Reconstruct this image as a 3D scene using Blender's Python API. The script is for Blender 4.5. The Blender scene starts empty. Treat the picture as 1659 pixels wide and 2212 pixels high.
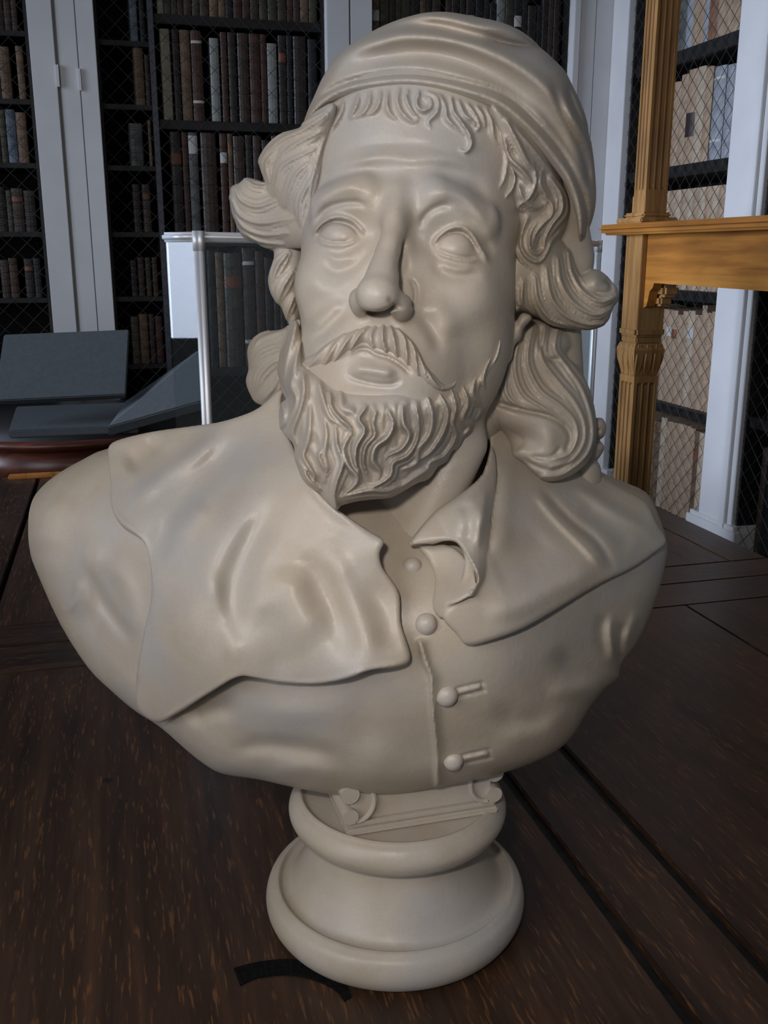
import bpy, bmesh, math, random
import numpy as np
import openvdb as vdb
from mathutils import Vector, Matrix

# ------------------------------------------------------------------ frame, camera, lights
# The library room is axis aligned (back wall along X, right wall along Y).  The bust stands at the world
# origin of the table top and faces 15 degrees off the room's axis, towards the photographer.
scene = bpy.context.scene
COL = scene.collection
TABLE_Z = 0.75
YAW = math.radians(-15.0)
PITCH = math.radians(14.8)
FOCAL = 2110.0            # focal length in pixels of the 1659 x 2212 frame
CAM_D, CAM_H, CAM_X = 0.86, 0.64, -0.011      # camera place in the bust's own frame
BUST_M = Matrix.Translation((0, 0, TABLE_Z)) @ Matrix.Rotation(YAW, 4, 'Z')

cam = bpy.data.cameras.new('camera'); cam_ob = bpy.data.objects.new('camera', cam); COL.objects.link(cam_ob)
cam.sensor_fit = 'VERTICAL'; cam.sensor_height = 36.0; cam.lens = 36.0 * FOCAL / 2212.0
cam.clip_start = 0.02
cam_ob.matrix_world = BUST_M @ Matrix.Translation((CAM_X, -CAM_D, CAM_H)) @ Matrix.Rotation(math.radians(90) - PITCH, 4, 'X')
scene.camera = cam_ob

world = bpy.data.worlds.new('room_air'); scene.world = world; world.use_nodes = True
bg = world.node_tree.nodes['Background']; bg.inputs[0].default_value = (0.80, 0.88, 1.0, 1); bg.inputs[1].default_value = 0.11

def area(name, loc, target, sx, sy, power, color, frame=None):
    L = bpy.data.lights.new(name, 'AREA'); L.shape = 'RECTANGLE'; L.size = sx; L.size_y = sy
    L.energy = power; L.color = color
    o = bpy.data.objects.new(name, L); COL.objects.link(o)
    loc = Vector(loc); target = Vector(target)
    if frame is not None: loc = frame @ loc; target = frame @ target
    o.location = loc; o.rotation_euler = (target - loc).to_track_quat('-Z', 'Y').to_euler()
    return o
# camera flash, a little left of and above the lens
area('camera_flash', (-0.09, -0.87, 0.75), (0.0, 0.0, 0.42), 0.05, 0.035, 2.1, (1.0, 0.925, 0.86), BUST_M).data.spread = math.radians(150)
# tall library windows on the left hand side of the room, daylight
area('window_daylight', (-3.0, 2.15, 2.0), (2.0, 2.3, 1.3), 1.6, 2.0, 34, (0.68, 0.79, 1.0)).data.spread = math.radians(62)
area('window_daylight_near', (-2.6, -1.6, 2.1), (0.3, 1.8, 1.3), 1.8, 2.0, 30, (0.90, 0.94, 1.0))
area('window_daylight_high', (-1.5, -1.1, 2.2), (-0.05, -0.1, 1.35), 1.0, 1.0, 1.6, (0.97, 0.96, 1.0)).data.spread = math.radians(70)

scene.view_settings.view_transform = 'Standard'; scene.view_settings.look = 'None'
scene.view_settings.gamma = 1.0; scene.view_settings.use_curve_mapping = False
scene.view_settings.exposure = 0.0

# ------------------------------------------------------------------ object helpers
def link(name, mesh, mat=None, parent=None, kind=None, label=None):
    o = bpy.data.objects.new(name, mesh); COL.objects.link(o)
    if mat is not None and not mesh.materials: mesh.materials.append(mat)
    if parent is not None: o.parent = parent
    if kind: o['kind'] = kind
    if label: o['label'] = label
    return o
def tag(o, label, cat, group=None):
    o['label'] = label; o['category'] = cat
    if group: o['group'] = group
    return o
def empty(name, loc=(0, 0, 0), rz=0.0, label=None, cat=None, group=None):
    o = bpy.data.objects.new(name, None); COL.objects.link(o); o.location = loc; o.rotation_euler = (0, 0, rz)
    o.empty_display_size = 0.05
    if label: tag(o, label, cat, group)
    return o
def mesh_from(name, verts, faces, smooth=False):
    me = bpy.data.meshes.new(name)
    me.from_pydata([tuple(v) for v in verts], [], [tuple(f) for f in faces]); me.update()
    if smooth: me.polygons.foreach_set('use_smooth', [True] * len(me.polygons))
    return me

# ------------------------------------------------------------------ materials
def new_mat(name):
    m = bpy.data.materials.new(name); m.use_nodes = True
    nt = m.node_tree; b = nt.nodes['Principled BSDF']
    return m, nt, b
def nd(nt, t, **kw):
    n = nt.nodes.new(t)
    for k, v in kw.items():
        if k in n.inputs: n.inputs[k].default_value = v
        else: setattr(n, k, v)
    return n
def ramp(nt, fac, stops):
    r = nt.nodes.new('ShaderNodeValToRGB'); e = r.color_ramp.elements
    while len(e) < len(stops): e.new(0.5)
    for i, (p, c) in enumerate(stops): e[i].position = p; e[i].color = (*c, 1)
    nt.links.new(fac, r.inputs[0]); return r
def plain(name, col, rough=0.5, spec=0.5, metal=0.0):
    m, nt, b = new_mat(name)
    b.inputs['Base Color'].default_value = (*col, 1); b.inputs['Roughness'].default_value = rough
    b.inputs['Specular IOR Level'].default_value = spec; b.inputs['Metallic'].default_value = metal
    return m

def plaster_mat(name='painted_plaster', grey=0.0):
    m, nt, b = new_mat(name); L = nt.links
    tc = nd(nt, 'ShaderNodeTexCoord')
    n1 = nd(nt, 'ShaderNodeTexNoise', Scale=7.0, Detail=4.0, Roughness=0.55)
    n2 = nd(nt, 'ShaderNodeTexNoise', Scale=19.0, Detail=5.0, Roughness=0.6)
    n3 = nd(nt, 'ShaderNodeTexNoise', Scale=420.0, Detail=3.0, Roughness=0.7)
    for n in (n1, n2, n3): L.new(tc.outputs['Object'], n.inputs['Vector'])
    r1 = ramp(nt, n1.outputs[0], [(0.36, (0.42, 0.355, 0.275)), (0.50, (0.455, 0.40, 0.335)), (0.64, (0.41, 0.385, 0.36))])
    r2 = ramp(nt, n2.outputs[0], [(0.38, (0.86, 0.83, 0.79)), (0.56, (1.0, 1.0, 1.0))])
    mx = nd(nt, 'ShaderNodeMix', data_type='RGBA', blend_type='MULTIPLY'); mx.inputs[0].default_value = 0.4
    L.new(r1.outputs[0], mx.inputs[6]); L.new(r2.outputs[0], mx.inputs[7])
    r3 = ramp(nt, n3.outputs[0], [(0.33, (0.93, 0.92, 0.90)), (0.6, (1, 1, 1))])
    mx2 = nd(nt, 'ShaderNodeMix', data_type='RGBA', blend_type='MULTIPLY'); mx2.inputs[0].default_value = 0.6
    L.new(mx.outputs[2], mx2.inputs[6]); L.new(r3.outputs[0], mx2.inputs[7])
    L.new(mx2.outputs[2], b.inputs['Base Color'])
    rr = nd(nt, 'ShaderNodeMapRange'); rr.inputs[3].default_value = 0.30; rr.inputs[4].default_value = 0.50
    L.new(n2.outputs[0], rr.inputs[0]); L.new(rr.outputs[0], b.inputs['Roughness'])
    b.inputs['Specular IOR Level'].default_value = 0.42
    n4 = nd(nt, 'ShaderNodeTexNoise', Scale=140.0, Detail=5.0, Roughness=0.65); L.new(tc.outputs['Object'], n4.inputs['Vector'])
    bp = nd(nt, 'ShaderNodeBump', Strength=0.28, Distance=0.0012); L.new(n4.outputs[0], bp.inputs['Height'])
    L.new(bp.outputs[0], b.inputs['Normal'])
    return m
PLASTER = plaster_mat()
# ------------------------------------------------------------------ sculpting engine
# Solids are distance fields on voxel grids in the bust's frame; low relief is drawn on angular maps
# (direction as seen from the sculpture's front) and raised out of the solids.
CT, ST = math.cos(PITCH), math.sin(PITCH)
def project(x, y, z):
    qx = x - CAM_X; qy = y + CAM_D; qz = z - CAM_H
    dep = qy * CT - qz * ST
    return 829.5 + FOCAL * qx / dep, 1106.0 - FOCAL * (qy * ST + qz * CT) / dep, dep
def at(u, v, y):
    a = (u - 829.5) / FOCAL; b = (1106.0 - v) / FOCAL
    dy = CT + b * ST; dz = -ST + b * CT
    t = (y + CAM_D) / dy
    return np.array([CAM_X + t * a, y, CAM_H + t * dz])
STEP = 2.0; MU, MV = 840, 1116
U0, V0 = -10.0, -10.0
gu, gv = np.meshgrid(U0 + np.arange(MU) * STEP, V0 + np.arange(MV) * STEP, indexing='ij')
gu = gu.astype(np.float32); gv = gv.astype(np.float32)
def samp(m, u, v):
    fu = np.clip((u - U0) / STEP, 0, MU - 1.001); fv = np.clip((v - V0) / STEP, 0, MV - 1.001)
    iu = fu.astype(np.int32); iv = fv.astype(np.int32); fu = fu - iu; fv = fv - iv
    return (m[iu, iv] * (1 - fu) + m[iu + 1, iv] * fu) * (1 - fv) + (m[iu, iv + 1] * (1 - fu) + m[iu + 1, iv + 1] * fu) * fv
def new_map(): return np.zeros((MU, MV), np.float32)
def blur(m, n=1):
    for _ in range(n):
        p = np.pad(m, 1, mode='edge')
        m = (p[:-2, 1:-1] + p[2:, 1:-1] + p[1:-1, :-2] + p[1:-1, 2:] + 4 * p[1:-1, 1:-1]) / 8
    return m
def smooth_line(pts, n=6, closed=False):
    P = np.array(pts, float)
    if len(P) < 3 and not closed: return P
    if closed: Q = np.vstack([P[-1:], P, P[:2]])
    else: Q = np.vstack([2 * P[:1] - P[1:2], P, 2 * P[-1:] - P[-2:-1]])
    out = []
    for i in range(1, len(Q) - 2):
        a, b, c, d = Q[i - 1], Q[i], Q[i + 1], Q[i + 2]
        for k in range(n):
            t = k / n
            out.append(0.5 * ((2 * b) + (c - a) * t + (2 * a - 5 * b + 4 * c - d) * t * t + (3 * b - a - 3 * c + d) * t ** 3))
    if not closed: out.append(Q[-2])
    return np.array(out)
def window(P, pad):
    i0 = int(max(0, (P[:, 0].min() - pad - U0) / STEP)); i1 = int(min(MU, (P[:, 0].max() + pad - U0) / STEP + 2))
    j0 = int(max(0, (P[:, 1].min() - pad - V0) / STEP)); j1 = int(min(MV, (P[:, 1].max() + pad - V0) / STEP + 2))
    return slice(i0, i1), slice(j0, j1)
def along(P, pad):
    """distance, signed side offset and 0..1 place along polyline P for the map cells near it"""
    s = window(P, pad); U = gu[s]; V = gv[s]
    best = np.full(U.shape, 1e9, np.float32); lat = np.zeros_like(best); tt = np.zeros_like(best)
    seg = np.linalg.norm(np.diff(P[:, :2], axis=0), axis=1); cum = np.concatenate([[0], np.cumsum(seg)]); tot = cum[-1]
    for i in range(len(P) - 1):
        ax, ay = P[i, :2]; dx, dy = P[i + 1, :2] - P[i, :2]; l2 = dx * dx + dy * dy + 1e-9
        t = np.clip(((U - ax) * dx + (V - ay) * dy) / l2, 0, 1)
        ex = U - ax - t * dx; ey = V - ay - t * dy; d = ex * ex + ey * ey
        m = d < best
        best = np.where(m, d, best)
        cr = (dx * ey - dy * ex)
        lat = np.where(m, np.sign(cr), lat); tt = np.where(m, (cum[i] + t * seg[i]) / tot, tt)
    d = np.sqrt(best)
    return s, d, lat * d, tt
def ridge(H, pts, w, h, ends=0.25, w2=None, sharp=2.0):
    """soft ridge (h>0) or groove (h<0), w in picture-size pixels, h in metres"""
    P = smooth_line(pts); s, d, lat, t = along(P, 3 * max(w, w2 or w))
    W = w if w2 is None else w + (w2 - w) * t
    e = np.clip(np.minimum(t, 1 - t) / max(ends, 1e-3), 0, 1); e = e * e * (3 - 2 * e)
    if ends <= 0: e = 1
    H[s] += h * np.exp(-(d / W) ** sharp) * e
def fold(H, pts, w_in, w_out, h, ends=0.2):
    """asymmetric fold: steep on the right hand side of the line (w_out), soft on the left (w_in)"""
    P = smooth_line(pts); s, d, lat, t = along(P, 3 * max(w_in, w_out))
    W = np.where(lat > 0, w_out, w_in)
    e = np.clip(np.minimum(t, 1 - t) / max(ends, 1e-3), 0, 1); e = e * e * (3 - 2 * e)
    H[s] += h * np.exp(-(d / W) ** 2) * e
def lock(H, pts, w, h, n=3, g=0.28, tip=0.35, root=0.5, ph=0.0, base=0.0):
    """a lock of carved hair: rounded band with n running strands, tapering to its tip"""
    P = smooth_line(pts); s, d, lat, t = along(P, w * 1.3)
    prof = np.minimum(root + (1 - root) * np.sin(np.clip(t / 0.45, 0, 1) * math.pi / 2), tip + (1 - tip) * np.sin(np.clip((1 - t) / 0.5, 0, 1) * math.pi / 2))
    W = w * prof + 0.5
    q = np.clip(lat / W, -1, 1)
    r = np.sqrt(np.clip(1 - q * q, 0, 1))
    st = 1 - g + g * np.cos(math.pi * (n * q + ph) )
    val = base + h * prof * r * st
    H[s] = np.where(r > 0, np.maximum(H[s], val), H[s])
def spot(H, u, v, w, h, wy=None, ang=0.0):
    wy = wy or w; P = np.array([[u, v]], float); s = window(P, 3 * max(w, wy))
    a = math.radians(ang); du = gu[s] - u; dv = gv[s] - v
    x = du * math.cos(a) + dv * math.sin(a); y = -du * math.sin(a) + dv * math.cos(a)
    H[s] += h * np.exp(-(x / w) ** 2 - (y / wy) ** 2)
def poly_sd(pts, smooth=True, n=5):
    """signed distance map (pixels, positive inside) of a closed outline"""
    P = smooth_line(pts, n, True) if smooth else np.array(pts, float)
    out = np.full((MU, MV), -200.0, np.float32)
    s = window(P, 60); U = gu[s]; V = gv[s]
    d = np.full(U.shape, 1e9, np.float32); ins = np.zeros(U.shape, bool)
    N = len(P)
    for i in range(N):
        ax, ay = P[i]; bx, by = P[(i + 1) % N]; dx = bx - ax; dy = by - ay
        t = np.clip(((U - ax) * dx + (V - ay) * dy) / (dx * dx + dy * dy + 1e-9), 0, 1)
        d = np.minimum(d, (U - ax - t * dx) ** 2 + (V - ay - t * dy) ** 2)
        c = ((ay > V) != (by > V)) & (U < (bx - ax) * (V - ay) / ((by - ay) if by != ay else 1e-9) + ax)
        ins ^= c
    d = np.sqrt(d)
    out[s] = blur(np.where(ins, d, -d), 5)
    return out
def tps(ctrl, lam=0.0):
    """smooth depth map through control points (u, v, value)"""
    C = np.array(ctrl, float); x = C[:, :2] / 1000.0; n = len(C)
    def phi(r2): return 0.5 * r2 * np.log(r2 + 1e-12)
    K = phi(((x[:, None] - x[None]) ** 2).sum(-1)) + lam * np.eye(n)
    Pm = np.hstack([np.ones((n, 1)), x]); A = np.zeros((n + 3, n + 3)); A[:n, :n] = K; A[:n, n:] = Pm; A[n:, :n] = Pm.T
    w = np.linalg.solve(A, np.concatenate([C[:, 2], np.zeros(3)]))
    k = 6; cu = gu[::k, ::k] / 1000.0; cv = gv[::k, ::k] / 1000.0
    val = w[n] + w[n + 1] * cu + w[n + 2] * cv
    for i in range(n): val = val + w[i] * phi((cu - x[i, 0]) ** 2 + (cv - x[i, 1]) ** 2)
    # bilinear up
    fu = np.arange(MU) / k; fv = np.arange(MV) / k
    iu = np.minimum(fu.astype(int), val.shape[0] - 2); iv = np.minimum(fv.astype(int), val.shape[1] - 2)
    a = (fu - iu)[:, None]; b = (fv - iv)[None]
    r = (val[iu][:, iv] * (1 - a) + val[iu + 1][:, iv] * a) * (1 - b) + (val[iu][:, iv + 1] * (1 - a) + val[iu + 1][:, iv + 1] * a) * b
    return blur(r.astype(np.float32), 3)

def smin(a, b, k):
    h = np.clip(0.5 + 0.5 * (b - a) / k, 0, 1); return b + (a - b) * h - k * h * (1 - h)
def smax(a, b, k): return -smin(-a, -b, k)
class Pt:   # a chunk of voxels
    pass
def ell(p, c, r, R=None):
    x = p.x - c[0]; y = p.y - c[1]; z = p.z - c[2]
    if R is not None:
        x, y, z = x * R[0, 0] + y * R[1, 0] + z * R[2, 0], x * R[0, 1] + y * R[1, 1] + z * R[2, 1], x * R[0, 2] + y * R[1, 2] + z * R[2, 2]
    k0 = np.sqrt((x / r[0]) ** 2 + (y / r[1]) ** 2 + (z / r[2]) ** 2)
    k1 = np.sqrt((x / r[0] ** 2) ** 2 + (y / r[1] ** 2) ** 2 + (z / r[2] ** 2) ** 2) + 1e-9
    return k0 * (k0 - 1) / k1
def capsule(p, a, b, ra, rb):
    a = np.asarray(a, float); b = np.asarray(b, float); d = b - a; l2 = (d * d).sum()
    t = np.clip(((p.x - a[0]) * d[0] + (p.y - a[1]) * d[1] + (p.z - a[2]) * d[2]) / l2, 0, 1)
    return np.sqrt((p.x - a[0] - t * d[0]) ** 2 + (p.y - a[1] - t * d[1]) ** 2 + (p.z - a[2] - t * d[2]) ** 2) - (ra + (rb - ra) * t)
def puff(p, sd, yc, bf, bb, w, H=None):
    """a cushion-like solid: outline sd, mid depth yc, front / back fullness bf / bb, rim radius w"""
    s = samp(sd, p.u, p.v) * p.dep / FOCAL
    Y = samp(yc, p.u, p.v) if isinstance(yc, np.ndarray) else yc
    B = np.full_like(s, bf) if not isinstance(bf, np.ndarray) else samp(bf, p.u, p.v)
    dy = p.y - Y
    B = np.where(dy < 0, np.maximum(B, 0.0008), bb)
    q = np.clip(1 - s / w, 0, None)
    d = (np.sqrt(q * q + (dy / B) ** 2) - 1) * np.minimum(B, w)
    if H is not None: d = d - samp(H, p.u, p.v) * np.clip(.6 - dy / .02, 0, 1)
    return d
def front_map(f, u0, u1, v0, v1, k=4, y0=-.20, y1=.06, dy=.0025, far=.06):
    """depth of the first surface of solid f seen from the sculpture's front, as a map"""
    i0, i1, j0, j1 = int((u0 - U0) / STEP), int((u1 - U0) / STEP), int((v0 - V0) / STEP), int((v1 - V0) / STEP)
    U = gu[i0:i1:k, j0:j1:k].astype(float); V = gv[i0:i1:k, j0:j1:k].astype(float)
    Y = np.full(U.shape, far); done = np.zeros(U.shape, bool)
    ys = np.arange(y0, y1, dy)
    a = (U - 829.5) / FOCAL; b = (1106.0 - V) / FOCAL; ddy = CT + b * ST; ddz = -ST + b * CT
    t = (ys[None, None] + CAM_D) / ddy[..., None]
    p = Pt(); p.x = (CAM_X + t * a[..., None]).astype(np.float32); p.y = np.broadcast_to(ys, t.shape).astype(np.float32); p.z = (CAM_H + t * ddz[..., None]).astype(np.float32)
    p.u, p.v, p.dep = project(p.x, p.y, p.z)
    d = f(p); ins = d < 0; hit = ins.any(-1); idx = ins.argmax(-1)
    i = np.maximum(idx, 1); d1 = np.take_along_axis(d, i[..., None], -1)[..., 0]; d0 = np.take_along_axis(d, i[..., None] - 1, -1)[..., 0]
    Y = np.where(hit, ys[i] - dy * np.clip(d1 / (d1 - d0 - 1e-9), 0, 1), far).astype(np.float32)
    out = np.full((MU, MV), far, np.float32)
    ii = (np.arange(i1 - i0) / k); jj = np.arange(j1 - j0) / k
    iu = np.minimum(ii.astype(int), Y.shape[0] - 2); iv = np.minimum(jj.astype(int), Y.shape[1] - 2); a = (ii - iu)[:, None]; b = (jj - iv)[None]
    out[i0:i1, j0:j1] = (Y[iu][:, iv] * (1 - a) + Y[iu + 1][:, iv] * a) * (1 - b) + (Y[iu][:, iv + 1] * (1 - a) + Y[iu + 1][:, iv + 1] * a) * b
    return out
def sculpt(name, lo, hi, h, fn, chunk=24):
    n = [int((hi[i] - lo[i]) / h) + 1 for i in range(3)]
    arr = np.empty(n, np.float32)
    ys = (lo[1] + np.arange(n[1]) * h)[None, :, None].astype(np.float32); zs = (lo[2] + np.arange(n[2]) * h)[None, None, :].astype(np.float32)
    for i in range(0, n[0], chunk):
        j = min(n[0], i + chunk)
        p = Pt(); xs = (lo[0] + np.arange(i, j) * h)[:, None, None].astype(np.float32)
        p.x, p.y, p.z = np.broadcast_arrays(xs, ys, zs)
        p.u, p.v, p.dep = project(p.x, p.y, p.z)
        arr[i:j] = fn(p)
    arr = np.clip(arr / h, -3, 3)
    arr[0] = arr[-1] = 3; arr[:, 0] = arr[:, -1] = 3; arr[:, :, 0] = arr[:, :, -1] = 3
    g = vdb.FloatGrid(3.0); g.copyFromArray(np.ascontiguousarray(arr)); pts, quads = g.convertToQuads(0.0)
    pts = pts * h + np.array(lo, np.float32)
    me = bpy.data.meshes.new(name)
    me.vertices.add(len(pts)); me.vertices.foreach_set('co', pts.astype(np.float32).ravel())
    me.loops.add(quads.size); me.loops.foreach_set('vertex_index', quads.astype(np.int32).ravel())
    me.polygons.add(len(quads)); me.polygons.foreach_set('loop_start', np.arange(0, quads.size, 4, dtype=np.int32))
    me.polygons.foreach_set('use_smooth', np.ones(len(quads), bool))
    me.update(); me.validate()
    return me
# ------------------------------------------------------------------ the plaster bust
bust = empty('portrait_bust')
bust.matrix_world = BUST_M
tag(bust, 'cream painted plaster bust of a bearded man in a soft cap on a round socle', 'bust')
def bpart(name, mesh, mat=None, label=None, parent=None):
    return link(name, mesh, mat or PLASTER, parent or bust, None, label)

HS = 1.29; HC = np.array([0.011, -0.02, 0.622])
def head_rot(ya, pi, ro):
    cy, sy, cp, sp, cr, sr = math.cos(ya), math.sin(ya), math.cos(pi), math.sin(pi), math.cos(ro), math.sin(ro)
    return np.array([[cy, -sy, 0], [sy, cy, 0], [0, 0, 1]]) @ np.array([[cr, 0, sr], [0, 1, 0], [-sr, 0, cr]]) @ np.array([[1, 0, 0], [0, cp, -sp], [0, sp, cp]])
HR = head_rot(-0.164, -0.294, 0.099)
def HL(a, f, h): return HC + HS * HR @ np.array([a, -f, h])
def hell(p, c, r): return ell(p, HL(*c), [HS * q for q in r], HR)
def hcap(p, a, b, ra, rb): return capsule(p, HL(*a), HL(*b), HS * ra, HS * rb)

# ---- face relief
HF = new_map()
ridge(HF, [(700, 372), (760, 350), (817, 338), (889, 343), (944, 340), (1000, 352), (1040, 385)], 15, .0034, .3)       # frontal bulge
ridge(HF, [(655, 470), (683, 420), (730, 384), (790, 366), (830, 375)], 17, -.0022, .3)
spot(HF, 812, 378, 30, -.0030, 22)
ridge(HF, [(905, 392), (950, 372), (1010, 385), (1045, 425), (1068, 470)], 19, -.0026, .4)
ridge(HF, [(720, 330), (800, 312), (900, 312), (980, 330)], 9, -.0011, .4)
ridge(HF, [(668, 455), (700, 425), (745, 405), (790, 412)], 15, .0042, .3)                                             # brows
ridge(HF, [(905, 440), (950, 415), (1005, 430), (1040, 475), (1058, 520)], 16, .0036, .3)
ridge(HF, [(858, 372), (856, 430), (846, 480)], 20, .0018, .3)
# sockets and upper lid creases
ridge(HF, [(676, 492), (700, 455), (735, 440), (775, 438), (800, 455)], 7, -.0034, .25)
ridge(HF, [(905, 500), (920, 465), (950, 445), (985, 445)], 8, -.0034, .3)
spot(HF, 812, 505, 16, -.0035, 30, 10); spot(HF, 896, 500, 18, -.0040, 36, -10)
ridge(HF, [(1070, 560), (1050, 520), (1025, 478), (990, 455)], 9, -.0018, .3)
# eyelids
ridge(HF, [(677, 512), (684, 494), (702, 477), (728, 468), (756, 474), (776, 490), (790, 511)], 5.0, .0034, .12)
ridge(HF, [(682, 512), (696, 492), (716, 480), (740, 481), (762, 491), (780, 512)], 3.2, -.0030, .15)
ridge(HF, [(682, 516), (705, 527), (735, 530), (762, 524), (784, 513)], 4.0, .0016, .2)
ridge(HF, [(686, 512), (710, 521), (738, 523), (765, 517)], 2.6, -.0018, .2)
spot(HF, 735, 503, 30, .0012, 18)
ridge(HF, [(932, 536), (945, 514), (970, 494), (998, 491), (1020, 507), (1040, 540), (1058, 570)], 5.0, .0036, .12)
ridge(HF, [(940, 532), (955, 512), (978, 502), (1000, 504), (1018, 520), (1034, 548)], 3.2, -.0030, .15)
ridge(HF, [(935, 538), (962, 553), (995, 562), (1020, 564), (1042, 562)], 4.0, .0015, .2)
ridge(HF, [(940, 537), (965, 548), (998, 555), (1030, 556)], 2.6, -.0018, .2)
spot(HF, 990, 530, 32, .0012, 18)
# bags under the eyes, cheeks, folds
ridge(HF, [(690, 560), (720, 585), (755, 580), (790, 550), (812, 515)], 11, -.0022, .3)
ridge(HF, [(700, 545), (730, 560), (765, 550)], 8, .0016, .3)
ridge(HF, [(925, 560), (955, 590), (1000, 600), (1050, 590)], 12, -.0020, .3)
ridge(HF, [(945, 565), (985, 580), (1030, 580)], 8, .0016, .3)
ridge(HF, [(660, 570), (690, 620), (740, 620), (770, 570)], 20, .0022, .3)
ridge(HF, [(762, 655), (735, 680), (700, 715), (668, 745)], 13, -.0026, .35)                                           # nasolabial
ridge(HF, [(745, 640), (705, 680), (660, 715)], 18, .0030, .3)
ridge(HF, [(893, 665), (915, 690), (940, 730), (950, 775)], 15, -.0030, .35)
ridge(HF, [(915, 640), (960, 680), (980, 740)], 24, .0034, .35)
spot(HF, 1035, 720, 40, -.0022, 60)
# nose
ridge(HF, [(872, 505), (868, 560), (862, 600)], 11, -.0022, .3)
ridge(HF, [(884, 600), (896, 622), (896, 650), (886, 668)], 4, -.0024, .25)
ridge(HF, [(776, 663), (800, 676), (832, 672), (856, 662), (878, 668)], 4.5, -.0040, .3)
ridge(HF, [(836, 640), (848, 655), (862, 660)], 4, -.0022, .3)
# mouth
ridge(HF, [(754, 770), (772, 756), (792, 754), (815, 766), (842, 774), (868, 790), (890, 812)], 4.0, -.0050, .12)
spot(HF, 797, 772, 24, -.0020, 7, 8)
ridge(HF, [(752, 795), (775, 797), (805, 800), (840, 806), (862, 806)], 13, .0060, .25)
ridge(HF, [(745, 800), (765, 817), (810, 829), (850, 829), (872, 815)], 4.5, -.0028, .2)
spot(HF, 805, 850, 55, -.0020, 16)
HF = blur(HF, 1)
# short curls along the hairline, under the cap
HH = new_map()
def F(pts, w, h=.0055, n=1.6, **k): lock(HH, pts, w, h, n, .3, **k)
F([(700, 232), (690, 255), (675, 275), (662, 300)], 8); F([(718, 225), (712, 250), (700, 272), (690, 288)], 8)
F([(742, 218), (738, 240), (726, 262), (712, 290)], 7)
F([(775, 208), (768, 232), (758, 252), (762, 256)], 8); F([(800, 200), (797, 222), (785, 243), (762, 254)], 9)
F([(822, 198), (820, 220), (808, 240), (790, 248)], 8); F([(838, 198), (836, 225), (842, 245), (856, 258)], 9)
F([(862, 192), (858, 215), (866, 240), (890, 262), (905, 256)], 10); F([(880, 195), (878, 215), (890, 240), (905, 258)], 8)
F([(905, 198), (900, 225), (912, 238), (930, 232), (930, 215), (915, 210)], 8, .007)
F([(925, 200), (945, 212), (945, 240), (925, 262), (930, 275)], 8); F([(950, 205), (962, 230), (966, 255), (985, 275), (1000, 290)], 9)
F([(975, 212), (980, 240), (996, 262), (1014, 290), (1018, 312), (1008, 328), (994, 324)], 8, .0075)
F([(990, 218), (1004, 248), (1022, 262), (1030, 280)], 8); F([(1010, 225), (1028, 250), (1036, 272), (1028, 284)], 7)
F([(1030, 230), (1044, 252), (1048, 275)], 7); F([(1050, 236), (1062, 262), (1066, 290), (1075, 310)], 9)
F([(1065, 242), (1080, 275), (1085, 305), (1098, 335)], 10); F([(1085, 262), (1100, 290), (1110, 330), (1120, 350)], 10)
F([(1100, 350), (1112, 380), (1108, 405), (1094, 425)], 9, .006); F([(1090, 320), (1096, 350), (1090, 385), (1080, 405)], 7, .004)
HH = blur(HH, 1)
ear_lobe = (poly_sd([(1126, 677), (1106, 716), (1090, 746), (1086, 775), (1094, 784), (1106, 774), (1111, 748), (1126, 730), (1131, 710), (1150, 686)]))
def f_face(p):
    d = hell(p, (0, -.012, .045), (.074, .095, .088))
    d = smin(d, hell(p, (0, .030, .010), (.0655, .060, .088)), .014)
    d = smin(d, hell(p, (0, .036, .072), (.062, .052, .052)), .016)
    d = smin(d, hell(p, (0, .028, -.060), (.058, .062, .062)), .018)
    for s in (-1, 1): d = smin(d, hell(p, (s * .041, .056, -.026), (.018, .020, .018)), .020)
    d = smin(d, hell(p, (.045, .014, -.036), (.0265, .045, .058)), .016)
    d = smin(d, hell(p, (0, .064, -.080), (.036, .030, .036)), .020)
    for s in (-1, 1):
        d = smax(d, -hell(p, (s * .030, .098, -.001), (.021, .0215, .0150)), .009)
        d = smin(d, hell(p, (s * .031, .0668, -.002), (.0155, .0155, .0150)), .003)
    d = smin(d, hcap(p, (-.046, .068, .018), (-.020, .084, .024), .009, .010), .012)
    d = smin(d, hcap(p, (.046, .068, .018), (.020, .084, .024), .009, .010), .012)
    n = hcap(p, (0, .082, .020), (0, .099, -.012), .0095, .0072)
    n = smin(n, hcap(p, (0, .099, -.012), (0, .1115, -.040), .0072, .0102), .006)
    n = smin(n, hell(p, (0, .113, -.0425), (.0108, .0112, .0100)), .005)
    for s in (-1, 1): n = smin(n, hell(p, (s * .0115, .098, -.0435), (.0062, .0120, .0072)), .008)
    d = smin(d, n, .0075)
    for s in (-1, 1): d = smax(d, -hell(p, (s * .0065, .103, -.0545), (.0028, .0050, .0034)), .003)
    nk = capsule(p, (-.004, .0, .40), HL(.004, -.03, -.05), .070, .066)
    nk = smin(nk, capsule(p, at(905, 1165, -.070), at(1000, 960, -.060), .020, .020), .03)
    d = smin(d, nk, .02)
    g = np.clip((.02 - p.y) / .05, 0, 1)
    d = d - samp(HF, p.u, p.v) * g - samp(HH, p.u, p.v) * g
    return smin(d, puff(p, ear_lobe, -.055, .010, .02, .006), .003)
FACE_Y = blur(front_map(f_face, 560, 1180, 180, 1120), 2)
bpart('face', sculpt('face', (-.13, -.215, .36), (.14, .14, .80), .00125, f_face))

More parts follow.
